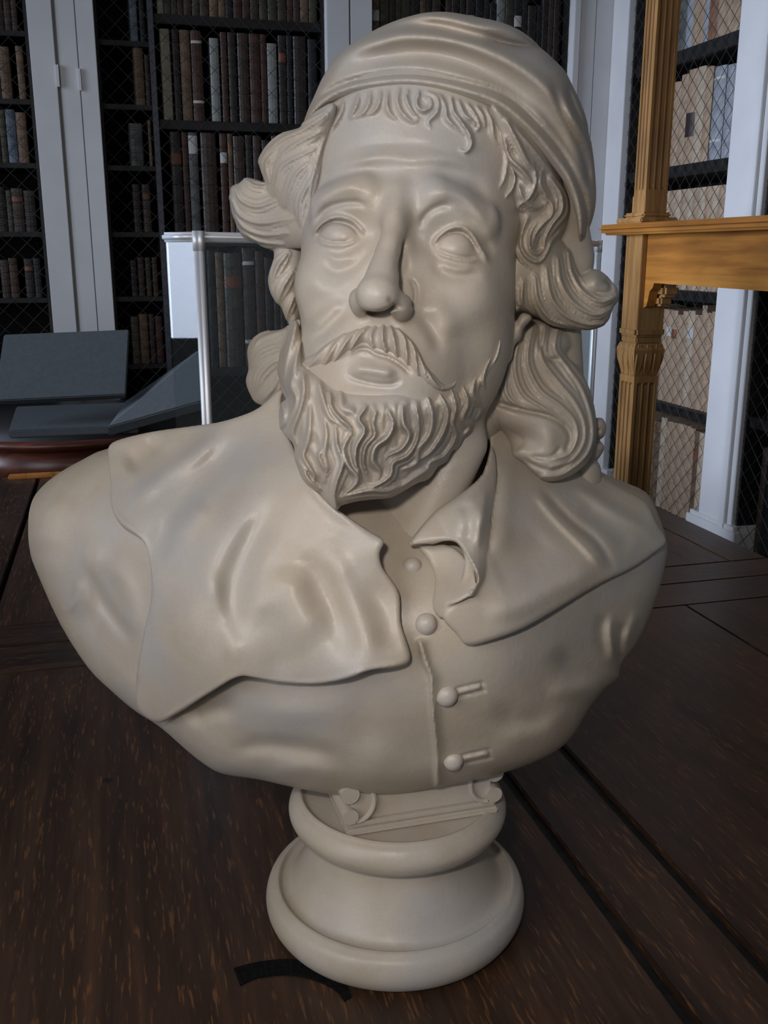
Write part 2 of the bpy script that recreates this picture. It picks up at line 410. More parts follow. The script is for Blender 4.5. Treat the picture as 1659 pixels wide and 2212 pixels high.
# ---- cap
cap_out = poly_sd([(645, 330), (660, 250), (676, 212), (700, 160), (735, 113), (790, 75), (850, 44), (905, 29), (960, 25), (1010, 32), (1090, 50), (1160, 88), (1215, 140), (1240, 185), (1268, 250), (1282, 320), (1292, 380), (1295, 440), (1282, 490), (1262, 530), (1246, 552), (1225, 600), (1000, 640), (700, 600)])
brim = poly_sd([(600, 330), (655, 276), (692, 235), (756, 204), (851, 188), (920, 191), (1010, 212), (1080, 241), (1143, 297), (1186, 350), (1223, 403), (1243, 461), (1250, 520), (1247, 556), (1260, 560), (1400, 500), (1400, -60), (500, -60), (520, 330)], n=4)
HCp = new_map()
ridge(HCp, [(656, 268), (700, 215), (757, 188), (851, 174), (925, 177), (1012, 197), (1085, 225), (1150, 280), (1196, 335), (1234, 395), (1253, 455), (1257, 520)], 8, .0040, .02)     # rolled hem
ridge(HCp, [(680, 218), (725, 188), (790, 166), (851, 155), (920, 158), (1010, 178), (1090, 205), (1160, 262), (1215, 330), (1252, 400), (1268, 460), (1262, 520)], 6, -.0040, .05)
fold(HCp, [(740, 185), (800, 140), (860, 122), (930, 120), (1010, 140), (1090, 180), (1160, 240), (1215, 310), (1255, 400)], 22, 22, -.0058)
fold(HCp, [(700, 190), (745, 120), (800, 92), (860, 78), (930, 80), (1000, 92), (1080, 122), (1150, 165), (1205, 220), (1250, 290), (1285, 370)], 17, 17, .0065)
fold(HCp, [(790, 95), (860, 60), (930, 56), (1000, 72), (1060, 86), (1130, 100), (1190, 108)], 13, 10, -.0058)
fold(HCp, [(880, 35), (960, 36), (1040, 55), (1110, 62), (1160, 84)], 14, 12, .0045)
fold(HCp, [(1040, 80), (1110, 100), (1180, 110), (1230, 150)], 10, 16, -.0030)
fold(HCp, [(1190, 175), (1220, 250), (1260, 330), (1278, 420)], 9, 9, -.0050)
fold(HCp, [(1222, 180), (1245, 240), (1280, 310)], 7, 7, -.0035)
ridge(HCp, [(1120, 200), (1170, 260), (1220, 340), (1262, 430)], 12, .0030, .3)
HCp = blur(HCp, 1) * 1.45
def f_cap(p):
    d = ell(p, (.034, .026, .735), (.128, .126, .110), None)
    d = smin(d, ell(p, (.062, .040, .700), (.120, .102, .125), None), .03)
    d = smin(d, ell(p, (.105, .030, .650), (.060, .082, .095), None), .03)
    px = p.dep / FOCAL
    d = d - samp(HCp, p.u, p.v) * np.clip((.10 - p.y) / .08, 0, 1)
    d = smax(d, -samp(cap_out, p.u, p.v) * px, .022)
    back = np.clip((p.y - .02) / .05, 0, 1)
    return smax(d, -samp(brim, p.u, p.v) * px - back * .05, .0045)
bpart('cap', sculpt('cap', (-.115, -.165, .52), (.20, .185, .855), .0015, f_cap), label='soft draped plaster cap with a rolled hem')

# ---- flowing strands between two guide lines
def flow(H, A, B, n, w, h, ends=.12, jit=0.0, seed=0):
    rnd = random.Random(seed)
    a = smooth_line(A); b = smooth_line(B)
    def rs(P, m=14):
        s = np.concatenate([[0], np.cumsum(np.linalg.norm(np.diff(P, axis=0), axis=1))]); q = np.linspace(0, s[-1], m)
        return np.stack([np.interp(q, s, P[:, 0]), np.interp(q, s, P[:, 1])], 1)
    a = rs(a); b = rs(b)
    for i in range(n):
        t = (i + .5) / n + rnd.uniform(-1, 1) * jit / n
        l = a * (1 - t) + b * t; hh = rnd.uniform(.6, 1.5)
        ridge(H, l, w * (.6 + .5 * hh), h * hh, ends); 
        m = a * (1 - t - .5 / n) + b * (t + .5 / n)
        ridge(H, a * (1 - t) + b * t + (a - b) * (.5 / n), w * .75, -h * rnd.uniform(.6, 1.0), ends)

# hair at the left of the picture: three clumps and the big blown-back curl
def locks(H, lst, h=.006, n=2.0, g=.30):
    for w, pts in lst: lock(H, pts, w, h, n, g, tip=.35, root=.6)
HA = new_map()
locks(HA, [(16, [(702, 250), (655, 280), (610, 300), (575, 330), (563, 352)]), (15, [(692, 285), (650, 305), (615, 330), (598, 352)]), (14, [(680, 322), (640, 340), (608, 360), (598, 390), (592, 422)]),
    (14, [(668, 350), (640, 375), (625, 410), (612, 448)]), (14, [(690, 360), (665, 400), (648, 440), (648, 485)]), (12, [(592, 328), (574, 355), (580, 392)]), (13, [(700, 300), (685, 350), (672, 400), (668, 450)])], .0065)
c1 = poly_sd([(725, 225), (690, 235), (662, 258), (650, 279), (612, 291), (580, 313), (558, 345), (563, 362), (570, 385), (577, 412), (590, 436), (616, 456), (637, 478), (655, 496), (700, 440), (715, 370), (720, 300)])
c1y = tps([(700, 260, -.065), (600, 300, -.02), (560, 345, 0), (600, 430, -.02), (650, 490, -.050), (680, 370, -.052), (640, 340, -.04), (720, 350, -.04)])
HB = new_map()
locks(HB, [(12, [(532, 390), (552, 402), (585, 404)]), (15, [(507, 404), (520, 432), (555, 446), (600, 432), (630, 440)]), (16, [(500, 430), (518, 465), (560, 482), (610, 475), (640, 470)]), (15, [(508, 468), (530, 494), (570, 508), (622, 503)]), (12, [(525, 503), (560, 522), (610, 528)])], .0060)
c2 = poly_sd([(690, 420), (620, 415), (577, 398), (563, 392), (546, 386), (529, 386), (513, 398), (499, 407), (496, 420), (501, 446), (508, 472), (520, 500), (530, 514), (555, 522), (575, 534), (592, 542), (625, 537), (680, 530), (700, 470)])
c2y = tps([(640, 420, -.03), (560, 400, .015), (500, 420, .03), (510, 480, .03), (590, 540, .01), (645, 520, -.03)])
HC3 = new_map()
locks(HC3, [(15, [(620, 548), (600, 575), (588, 606)]), (15, [(632, 588), (612, 620), (600, 652)]), (12, [(636, 640), (622, 672), (618, 690)])], .0055)
c3 = poly_sd([(600, 520), (592, 545), (591, 572), (580, 595), (580, 617), (590, 645), (609, 666), (620, 690), (628, 705), (650, 690), (655, 600), (655, 530)])
c4y = tps([(600, 700, .02), (540, 750, .05), (540, 840, .05), (610, 850, .02), (630, 720, -.02)])
HD = new_map()
locks(HD, [(15, [(628, 710), (590, 722), (560, 735), (542, 760)]), (15, [(615, 745), (585, 750), (558, 765), (543, 792)]), (15, [(610, 776), (585, 785), (562, 810), (552, 842)]), (14, [(602, 812), (590, 840), (570, 862)])], .0065)
c4 = poly_sd([(650, 690), (625, 704), (607, 717), (575, 719), (545, 733), (534, 758), (537, 795), (531, 824), (541, 853), (556, 872), (600, 880), (640, 860), (640, 760)])
HE = new_map()   # sideburn at the left cheek
flow(HE, [(628, 720), (608, 760), (602, 800), (610, 850)], [(650, 740), (640, 780), (630, 820), (625, 870)], 3, 5, .0022)
c5 = poly_sd([(632, 690), (618, 720), (604, 760), (600, 803), (612, 850), (640, 880), (650, 800), (645, 730)])
def f_hairL(p):
    d = puff(p, c1, c1y, .020, .030, .020, HA)
    d = smin(d, puff(p, c2, c2y, .024, .030, .020, HB), .0015)
    d = smin(d, puff(p, c3, .005, .020, .030, .014, HC3), .002)
    d = smin(d, puff(p, c4, c4y, .020, .025, .018, HD), .0015)
    return smin(d, puff(p, c5, -.055, .020, .03, .014, HE), .002)
bpart('hair', sculpt('hair_left', (-.17, -.125, .47), (-.03, .10, .765), .00125, f_hairL), label='windblown curls at the left of the picture')

# hair at the right of the picture
r1 = poly_sd([(1060, 225), (1115, 245), (1155, 285), (1194, 340), (1215, 395), (1224, 440), (1225, 485), (1208, 520), (1195, 552), (1184, 576), (1168, 588), (1148, 586), (1124, 568), (1112, 540), (1122, 500), (1115, 455), (1106, 420), (1112, 380), (1096, 330), (1078, 290)])
r1y = tps([(1080, 250, -.085), (1140, 320, -.062), (1200, 420, -.032), (1215, 490, -.018), (1160, 580, -.034), (1110, 520, -.055), (1110, 400, -.072)])
r1y = np.minimum(r1y, FACE_Y + .022 - .001)
H1 = new_map()
L1 = lambda pts, w, h=.006, n=1.8, **k: lock(H1, pts, w, h, n, .3, **k)
L1([(1095, 262), (1120, 310), (1140, 350), (1165, 380), (1175, 400)], 15); L1([(1112, 275), (1150, 320), (1185, 365), (1200, 385)], 12, .005)
L1([(1090, 300), (1100, 340), (1130, 370), (1150, 400), (1140, 440)], 14); L1([(1150, 350), (1158, 390), (1145, 425), (1120, 445), (1128, 455)], 12, .007)
L1([(1170, 370), (1168, 400), (1180, 425), (1178, 450)], 10, .006)
L1([(1190, 385), (1212, 420), (1214, 455), (1195, 482), (1180, 510), (1175, 540)], 15, .008, 2.2)
L1([(1120, 400), (1130, 430), (1155, 448), (1180, 440)], 10, .006)
L1([(1175, 425), (1192, 440), (1192, 465), (1172, 485), (1155, 510), (1150, 545)], 13, .008, 2)
L1([(1140, 470), (1128, 500), (1125, 530), (1140, 556), (1165, 566), (1182, 545), (1192, 520), (1210, 500)], 11, .007)
L1([(1112, 530), (1122, 560), (1145, 580), (1168, 582), (1182, 570)], 9, .006)
L1([(1160, 480), (1146, 505), (1145, 535), (1160, 550), (1178, 535)], 8, .009)
H1 = blur(H1, 1)
r2 = poly_sd([(1195, 500), (1230, 540), (1240, 565), (1250, 588), (1262, 590), (1275, 583), (1290, 582), (1306, 592), (1325, 610), (1336, 630), (1335, 650), (1322, 668), (1316, 690), (1298, 706), (1271, 713), (1238, 710), (1198, 702), (1172, 690), (1149, 680), (1122, 676), (1100, 690), (1080, 650), (1085, 600), (1100, 540), (1165, 500)])
r2y = tps([(1190, 520, -.02), (1250, 590, .0), (1330, 640, .0), (1260, 710, -.01), (1150, 680, -.03), (1120, 640, -.04), (1190, 620, -.03), (1085, 620, -.05)])
H2 = new_map()
locks(H2, [(14, [(1228, 545), (1236, 590), (1262, 632), (1300, 652), (1332, 638)]), (16, [(1205, 558), (1212, 610), (1240, 655), (1285, 680), (1320, 668)]), (15, [(1180, 578), (1190, 640), (1220, 680), (1265, 700), (1302, 700)]), (14, [(1155, 598), (1162, 650), (1190, 690), (1235, 706)]), (12, [(1130, 608), (1128, 650), (1148, 676)])], .0060)
ridge(H2, [(1248, 592), (1258, 615), (1285, 632), (1315, 630), (1318, 612), (1300, 604)], 5, -.0035, .1)
spot(H2, 1285, 608, 18, .005, 14); spot(H2, 1135, 625, 14, -.004, 22); 
ridge(H2, [(1130, 610), (1126, 650), (1112, 680)], 5, .003, .2)
r3 = poly_sd([(1125, 690), (1160, 690), (1225, 708), (1238, 726), (1239, 750), (1226, 770), (1251, 792), (1266, 825), (1276, 862), (1284, 905), (1284, 950), (1270, 992), (1245, 1020), (1212, 1036), (1182, 1040), (1155, 1024), (1130, 1000), (1106, 984), (1096, 950), (1062, 905), (1035, 862), (1040, 800), (1060, 740), (1090, 695)])
r3y = tps([(1130, 700, -.01), (1235, 730, .02), (1070, 860, -.02), (1280, 920, .01), (1180, 900, -.02), (1200, 1030, -.02), (1110, 985, -.03)])
H3 = new_map()
locks(H3, [(15, [(1205, 710), (1200, 755), (1228, 795), (1258, 840), (1278, 900), (1280, 950), (1262, 990), (1215, 1025), (1170, 1030)]), (15, [(1178, 705), (1170, 770), (1202, 820), (1240, 865), (1262, 910), (1262, 955), (1235, 995), (1190, 1010)]),
    (14, [(1150, 705), (1140, 780), (1165, 840), (1210, 875), (1242, 910), (1246, 950), (1222, 985), (1180, 990)]), (14, [(1125, 715), (1112, 790), (1130, 850), (1180, 885), (1215, 912)]), (12, [(1100, 790), (1092, 840), (1110, 870), (1155, 888)])], .0058)
H3 = blur(H3, 1)
ridge(H3, [(1170, 700), (1168, 740), (1185, 775), (1215, 775)], 5, -.004, .15)
ridge(H3, [(1062, 868), (1100, 878), (1150, 890), (1200, 905), (1232, 940), (1222, 985)], 6, -.0050, .08)
spot(H3, 1130, 950, 45, -.010, 26, 15); spot(H3, 1185, 950, 22, .004, 28); ridge(H3, [(1140, 985), (1190, 988), (1215, 960)], 5, -.003)
ridge(H3, [(1125, 985), (1160, 1008), (1200, 1015), (1245, 990)], 5, -.0022)
r4 = poly_sd([(1255, 880), (1283, 901), (1301, 903), (1310, 921), (1305, 943), (1297, 950), (1306, 967), (1297, 985), (1292, 995), (1298, 1012), (1298, 1045), (1280, 1062), (1240, 1040), (1230, 950)])
H4 = new_map(); ridge(H4, [(1270, 930), (1300, 930)], 4, -.003); ridge(H4, [(1270, 955), (1300, 950)], 5, -.004); ridge(H4, [(1260, 995), (1295, 995)], 5, -.004)
def f_hairR(p):
    d = puff(p, r1, r1y, .022, .040, .012, H1)
    d = smin(d, hell(p, (.036, -.045, -.030), (.046, .055, .085)), .004)
    d = smin(d, capsule(p, at(1150, 320, .005), at(1218, 560, .015), .034, .026), .004)
    d = smin(d, capsule(p, at(1165, 600, .03), at(1180, 900, .04), .034, .036), .004)
    d = smin(d, puff(p, r2, r2y, .024, .040, .018, H2), .0015)
    d = smin(d, puff(p, r3, r3y, .026, .045, .020, H3), .0015)
    return smin(d, puff(p, r4, .045, .020, .030, .014, H4), .0015)
bpart('hair', sculpt('hair_right', (.02, -.13, .38), (.20, .14, .765), .00125, f_hairR), label='long flowing curls at the right of the picture')

# ---- beard and moustache
bd = poly_sd([(598, 800), (608, 830), (618, 858), (606, 882), (605, 918), (614, 939), (633, 957), (638, 988), (648, 1020), (668, 1044), (690, 1064), (706, 1084), (726, 1100), (738, 1092), (777, 1082), (815, 1078), (849, 1073), (878, 1055), (900, 1042), (929, 1033), (943, 1008), (958, 995), (970, 966), (990, 960), (1016, 932), (1024, 917), (1039, 908), (1052, 867), (1053, 838), (1078, 795), (1088, 758), (1086, 715), (1078, 700), (1066, 740), (1040, 790), (1005, 825), (960, 850), (905, 848), (860, 842), (805, 846), (745, 838), (700, 815), (664, 795), (650, 765), (652, 730), (642, 694), (630, 696), (620, 725), (606, 765)])
bdy = tps([(800, 850, -.148), (700, 850, -.130), (940, 850, -.132), (1000, 850, -.108), (790, 930, -.150), (740, 1080, -.140), (605, 890, -.085), (640, 1000, -.115), (610, 810, -.070), (900, 1040, -.105), (1000, 940, -.072), (1050, 850, -.074), (1084, 740, -.064), (640, 815, -.108), (700, 930, -.138), (880, 940, -.133)])
bdy = np.minimum(bdy, FACE_Y + .028 - .0018)
bdy = blur(bdy, 4)
HBd = new_map(); rnd = random.Random(11)
def W(pts, w, h=.0072, n=1.5, **k): lock(HBd, pts, w * 1.3, h * 1.15, n, .28, **k)
def wavy(a, b, w, amp, waves, h, ph=0.0, bend=0.0):
    a = np.array(a, float); b = np.array(b, float); d = b - a; L = np.linalg.norm(d); d /= L; nrm = np.array([-d[1], d[0]])
    pts = [a + d * L * t + nrm * (amp * math.sin(2 * math.pi * waves * t + ph) * min(1, t * 3) + bend * math.sin(math.pi * t)) for t in np.linspace(0, 1, int(5 + 6 * waves))]
    W(pts, w, h)
for t in np.linspace(0, 1, 15):     # under-layer, radiating from the lips to the outline
    a = (640 + 330 * t, 860 + 20 * math.sin(math.pi * t)); ang = math.radians(128 - 90 * t)
    b = (748 + 250 * (t - .22) , 1076 - 150 * max(0, t - .35) ** 1.2 - 180 * max(0, .22 - t))
    wavy(a, b, 15, 6, 1.8, .0032, rnd.uniform(0, 6), rnd.uniform(-6, 6))
W([(640, 700), (630, 735), (618, 780), (612, 820)], 8, .005); W([(648, 740), (640, 775), (632, 815), (640, 850)], 9, .005); W([(640, 800), (628, 830), (640, 860), (632, 890), (612, 920)], 11); W([(655, 810), (655, 850), (645, 890), (632, 930), (640, 960)], 12)
W([(610, 870), (614, 900), (606, 925)], 8, .006); W([(690, 830), (700, 870), (712, 900), (730, 915), (748, 930)], 12)
W([(712, 850), (716, 880), (735, 905), (757, 925), (758, 948)], 9, .009)
W([(735, 850), (738, 880), (760, 890), (770, 910)], 12, .005, 1)
W([(700, 900), (705, 940), (700, 980), (706, 1010), (700, 1040)], 12); W([(670, 880), (668, 930), (660, 965), (648, 990), (652, 1015)], 12)
W([(725, 920), (728, 960), (740, 1000), (728, 1040), (722, 1070), (727, 1095)], 13, .010, 2)
W([(755, 940), (742, 970), (752, 1005), (772, 1030), (765, 1050), (740, 1070)], 10, .010)
W([(790, 880), (775, 905), (788, 930), (770, 965), (768, 1000), (776, 1025), (765, 1045)], 10, .011)
W([(812, 890), (806, 915), (810, 940), (790, 965), (785, 1000), (795, 1030)], 9, .009)
W([(840, 890), (850, 915), (838, 945), (812, 965), (806, 995), (822, 1020), (810, 1045)], 11, .010)
W([(870, 880), (872, 915), (885, 940), (868, 970), (838, 985), (832, 1005)], 11, .009)
W([(900, 880), (905, 920), (900, 955), (880, 985), (850, 1000), (842, 1030), (800, 1055), (770, 1058)], 11, .010, 2)
W([(925, 860), (935, 900), (928, 940), (905, 970), (900, 1000), (870, 1015)], 12, .008)
W([(950, 850), (968, 890), (960, 930), (940, 965), (920, 985), (890, 1000)], 13, .009, 2)
W([(975, 840), (985, 880), (978, 915), (985, 945), (960, 985), (930, 1000), (915, 1035)], 12, .009, 2)
W([(1000, 835), (1012, 870), (1000, 905), (1015, 925), (985, 955)], 11, .008, 2); W([(1030, 800), (1022, 850), (1040, 880), (1028, 910)], 11, .006, 2)
W([(1065, 760), (1045, 810), (1050, 850), (1048, 880)], 10, .006, 2); W([(1082, 715), (1078, 760), (1060, 800)], 8, .005)
W([(735, 1075), (760, 1068), (800, 1060), (840, 1060), (880, 1040)], 11, .007, 2); W([(640, 990), (655, 1010), (665, 1035), (690, 1058)], 9, .008)
W([(662, 960), (655, 985), (668, 1010), (680, 1030), (675, 1042)], 9, .009); W([(700, 960), (690, 985), (700, 1010), (712, 1030)], 8, .009)
W([(960, 985), (930, 1010), (900, 1030), (870, 1050), (840, 1068)], 10, .006)
HBd = blur(HBd, 1)
ms = poly_sd([(814, 698), (790, 700), (765, 708), (734, 716), (705, 738), (676, 760), (647, 774), (628, 790), (640, 804), (668, 800), (705, 794), (741, 774), (766, 757), (785, 750), (812, 762), (842, 770), (867, 786), (896, 816), (922, 834), (958, 848), (983, 838), (992, 815), (966, 824), (944, 812), (920, 786), (905, 750), (880, 720), (850, 700)])
msy_old = tps([(814, 720, -.155), (740, 750, -.143), (700, 780, -.136), (640, 790, -.116), (880, 760, -.153), (920, 820, -.146), (985, 830, -.130)])
HM = new_map()
msy = FACE_Y + .016 - .005
def M_(pts, w, h=.005, n=1.6, **k): lock(HM, pts, w, h, n, .32, **k)
M_([(812, 702), (800, 725), (808, 760)], 8, .004); M_([(828, 700), (826, 730), (836, 765)], 9, .006); M_([(843, 702), (850, 730), (858, 775)], 9, .006)
M_([(795, 705), (775, 725), (755, 760)], 10, .006); M_([(772, 712), (750, 735), (720, 785)], 10, .006); M_([(745, 722), (722, 748), (700, 790)], 10, .005)
M_([(720, 735), (690, 765), (662, 798)], 10, .005); M_([(692, 758), (665, 778), (634, 795)], 9, .004)
M_([(858, 708), (875, 735), (880, 790)], 9, .006); M_([(875, 722), (895, 755), (903, 812)], 9, .006); M_([(895, 745), (912, 785), (925, 828)], 9, .006)
M_([(905, 765), (925, 805), (950, 838), (978, 836), (988, 818)], 11, .006, 2)
HM = blur(HM, 1)
def f_beard(p):
    d = puff(p, bd, bdy, .028, .045, .016, HBd)
    return smin(d, puff(p, ms, msy, .016, .030, .012, HM), .0015)
bpart('beard', sculpt('beard', (-.105, -.215, .44), (.115, .02, .62), .00115, f_beard), label='full curling beard and drooping moustache')

# ---- coat (chest)
coat_sd = poly_sd([(236, 968), (180, 992), (130, 1020), (90, 1052), (60, 1095), (54, 1130), (60, 1180), (78, 1232), (130, 1348), (190, 1442), (240, 1492), (292, 1536), (345, 1570), (400, 1618), (440, 1650), (482, 1672), (560, 1684), (640, 1702), (720, 1716), (800, 1720), (870, 1714), (945, 1700), (1020, 1686), (1092, 1668), (1150, 1648), (1205, 1620), (1240, 1585), (1270, 1535), (1300, 1495), (1335, 1465), (1340, 1438), (1372, 1395), (1400, 1340), (1425, 1270), (1438, 1215), (1441, 1172), (1420, 1105), (1396, 1064), (1350, 1042), (1300, 1020), (1200, 960), (1050, 900), (800, 880), (600, 880), (400, 935)], n=3)
yf_coat = tps([(60, 1130, .045), (130, 1348, .015), (290, 1530, -.035), (480, 1665, -.068), (720, 1715, -.090), (945, 1700, -.100), (1200, 1620, -.075), (1335, 1465, -.02), (1435, 1250, .035), (1420, 1110, .07), (1300, 1025, .07), (236, 965, .06), (400, 930, .045), (600, 860, .03),
    (180, 1150, -.005), (350, 1350, -.070), (500, 1500, -.108), (700, 1600, -.122), (930, 1500, -.140), (920, 1300, -.130), (880, 1210, -.105), (760, 1300, -.130), (600, 1200, -.112), (450, 1100, -.062), (1100, 1450, -.125), (1200, 1300, -.090), (1300, 1200, -.035), (1100, 1250, -.108), (1050, 1120, -.065), (1200, 1100, -.020), (1340, 1350, -.025), (700, 1020, -.060), (640, 930, .0), (1050, 950, .02), (850, 1050, -.05), (250, 1250, -.03), (1200, 1000, .03)])
coat_mid = yf_coat + .030
HCo = new_map()
fold(HCo, [(905, 1380), (916, 1430), (930, 1458), (933, 1500), (936, 1560), (943, 1620), (945, 1702)], 14, 4.5, .0034, .02)      # buttoned opening
ridge(HCo, [(905, 1380), (930, 1458), (934, 1530), (943, 1620), (945, 1702)], 3.5, .0016, .02)
def bhole(x0, y0, x1, y1):
    dx, dy = x1 - x0, y1 - y0; L = math.hypot(dx, dy); nx, ny = -dy / L * 9, dx / L * 9
    ridge(HCo, [(x0 + nx, y0 + ny), (x1 + nx, y1 + ny)], 2.2, -.0020, .02); ridge(HCo, [(x0 - nx, y0 - ny), (x1 - nx, y1 - ny)], 2.2, -.0020, .02)
    ridge(HCo, [(x1 + nx, y1 + ny), (x1 - nx, y1 - ny)], 2.2, -.0020, .0); ridge(HCo, [(x0, y0), (x1 - 3, y1)], 3.2, .0016, .05)
bhole(985, 1497, 1043, 1483); bhole(998, 1641, 1058, 1628)
ridge(HCo, [(165, 1345), (190, 1260), (210, 1160)], 26, .0045, .3); ridge(HCo, [(178, 1210), (215, 1290), (270, 1365), (300, 1400)], 15, -.0042, .3)
ridge(HCo, [(150, 1060), (110, 1110), (90, 1200)], 26, .004, .3); spot(HCo, 165, 1165, 28, -.003, 44)
ridge(HCo, [(140, 1330), (160, 1300), (175, 1250)], 9, .003, .3); ridge(HCo, [(240, 1200), (285, 1300), (290, 1400)], 22, .004, .3)
ridge(HCo, [(1325, 1315), (1318, 1370), (1330, 1440)], 9, .0048, .4); ridge(HCo, [(1345, 1340), (1338, 1400), (1342, 1440)], 8, -.0045, .25)
ridge(HCo, [(1378, 1310), (1362, 1360), (1348, 1400)], 10, .0038, .4); ridge(HCo, [(1300, 1320), (1298, 1380), (1315, 1430)], 12, -.0035, .3)
ridge(HCo, [(1190, 1400), (1250, 1450), (1320, 1475)], 24, -.0055, .35); ridge(HCo, [(1170, 1500), (1240, 1490), (1310, 1480)], 22, .004, .35)
ridge(HCo, [(1050, 1520), (1130, 1560), (1220, 1560)], 26, -.0035, .35); ridge(HCo, [(1060, 1600), (1150, 1580), (1240, 1530)], 22, .0025, .35)
ridge(HCo, [(395, 1555), (450, 1535), (520, 1525)], 22, -.0060, .3); ridge(HCo, [(470, 1640), (560, 1610), (680, 1620), (760, 1650)], 20, -.0045, .35)
ridge(HCo, [(560, 1660), (680, 1665), (760, 1690)], 20, .0030, .35); spot(HCo, 820, 1640, 50, .003, 40); spot(HCo, 640, 1540, 70, .003, 30); spot(HCo, 780, 1560, 40, -.002, 60)
HCo = blur(HCo, 1)
def f_coat(p): return puff(p, coat_sd, coat_mid, .030, .085, .022, HCo)
bpart('coat', sculpt('coat', (-.36, -.20, .155), (.34, .20, .56), .0018, f_coat), label='buttoned coat cut off below the chest')

# ---- wide collar: left flap, right flap, turned-up front
def sheet(p, sd, mid, t, rim=.0035, back=.0035): return puff(p, sd, mid, t, back, rim)
kl = poly_sd([(610, 838), (560, 880), (520, 898), (470, 912), (400, 922), (330, 932), (262, 948), (236, 962), (233, 985), (238, 1030), (240, 1092), (262, 1136), (305, 1164), (320, 1200), (327, 1250), (325, 1300), (312, 1360), (300, 1420), (293, 1480), (298, 1532), (340, 1561), (380, 1545), (450, 1500), (512, 1463), (545, 1463), (600, 1474), (660, 1479), (710, 1475), (760, 1464), (800, 1448), (850, 1443), (880, 1434), (887, 1418), (880, 1390), (866, 1345), (863, 1285), (845, 1252), (826, 1225), (820, 1195), (830, 1168), (800, 1148), (755, 1118), (700, 1075), (650, 1000), (622, 930), (608, 870)], n=3)
kl_lift = tps([(236, 962, .020), (240, 1092, .022), (325, 1250, .030), (298, 1530, .020), (345, 1560, .016), (512, 1463, .030), (660, 1479, .010), (780, 1458, .024), (885, 1420, .014), (863, 1285, .014), (822, 1195, .034), (830, 1168, .040), (755, 1118, .030), (650, 1000, .040), (610, 845, .040), (400, 922, .026), (600, 1250, .014), (450, 1250, .020), (700, 1350, .012), (500, 1050, .020), (650, 1150, .020), (760, 1260, .014)], .0)
HK = new_map()
for w_, h_, pts in ((26, -.0060, [(350, 942), (310, 985), (268, 1015)]), (22, .0060, [(505, 903), (430, 975), (361, 1022), (262, 1105)]), (28, -.0075, [(548, 922), (444, 1025), (377, 1103), (338, 1195), (335, 1270)]),
    (46, .0050, [(600, 950), (540, 1080), (455, 1230), (400, 1400), (370, 1510)]), (34, -.0058, [(600, 1060), (520, 1210), (498, 1320), (505, 1420)]), (24, .0030, [(440, 1200), (480, 1330), (519, 1465)]),
    (44, -.0028, [(560, 1300), (600, 1400), (620, 1475)]), (50, .0035, [(620, 1210), (640, 1320), (700, 1390)]), (36, -.0034, [(650, 1180), (725, 1340), (765, 1450)]), (28, .0034, [(700, 1160), (780, 1350), (800, 1455)]),
    (26, -.0022, [(790, 1240), (835, 1330), (850, 1420)]), (18, .0035, [(610, 890), (645, 1000), (722, 1090), (820, 1160)]), (26, .0030, [(350, 1150), (400, 1130), (450, 1080)])):
    ridge(HK, pts, w_, h_ * 1.55, .3)
for e in ([(236, 975), (240, 1092), (305, 1166), (325, 1250), (312, 1360), (297, 1480)], [(345, 1557), (450, 1496), (515, 1462), (600, 1472), (700, 1474), (800, 1446), (880, 1432)]): ridge(HK, e, 5, .0022, .05)
HK = blur(HK, 1)
kl_mid = yf_coat - kl_lift - HK
kr = poly_sd([(1062, 905), (1058, 960), (1042, 1022), (995, 1066), (940, 1104), (888, 1170), (905, 1176), (935, 1172), (960, 1168), (985, 1172), (1003, 1200), (1000, 1240), (985, 1290), (955, 1330), (985, 1368), (1010, 1394), (1060, 1384), (1130, 1358), (1200, 1318), (1260, 1282), (1300, 1260), (1325, 1248), (1370, 1226), (1410, 1198), (1440, 1170), (1418, 1130), (1396, 1085), (1340, 1052), (1290, 1020), (1240, 990), (1180, 900)], n=3)
kr_lift = tps([(1440, 1170, .012), (1325, 1248, .010), (1200, 1318, .016), (1060, 1384, .012), (1010, 1394, .008), (955, 1330, .014), (1000, 1200, .030), (890, 1172, .026), (1042, 1022, .045), (1062, 905, .05), (1150, 1200, .012), (1300, 1080, .016), (1200, 1000, .018), (960, 1110, .040)], .0)
HR_ = new_map()
fold(HR_, [(1150, 1060), (1200, 1120), (1260, 1180), (1310, 1235)], 26, 8, .0055); fold(HR_, [(1165, 1050), (1230, 1120), (1290, 1170), (1330, 1235)], 9, 9, -.0050)
fold(HR_, [(1230, 1040), (1300, 1090), (1370, 1130), (1435, 1168)], 16, 12, .0050); fold(HR_, [(1250, 1090), (1320, 1140), (1370, 1185)], 18, 18, -.0040)
fold(HR_, [(1060, 1000), (1050, 1100), (1040, 1200)], 16, 16, -.0080, .1); fold(HR_, [(1100, 990), (1090, 1100), (1080, 1200)], 22, 26, .0040)
fold(HR_, [(1040, 1320), (1120, 1310), (1220, 1260), (1300, 1230)], 24, 24, .0045); fold(HR_, [(1060, 1240), (1130, 1200), (1180, 1150)], 40, 40, -.003)
HR_ = blur(HR_, 1)
kr_mid = yf_coat - kr_lift - HR_
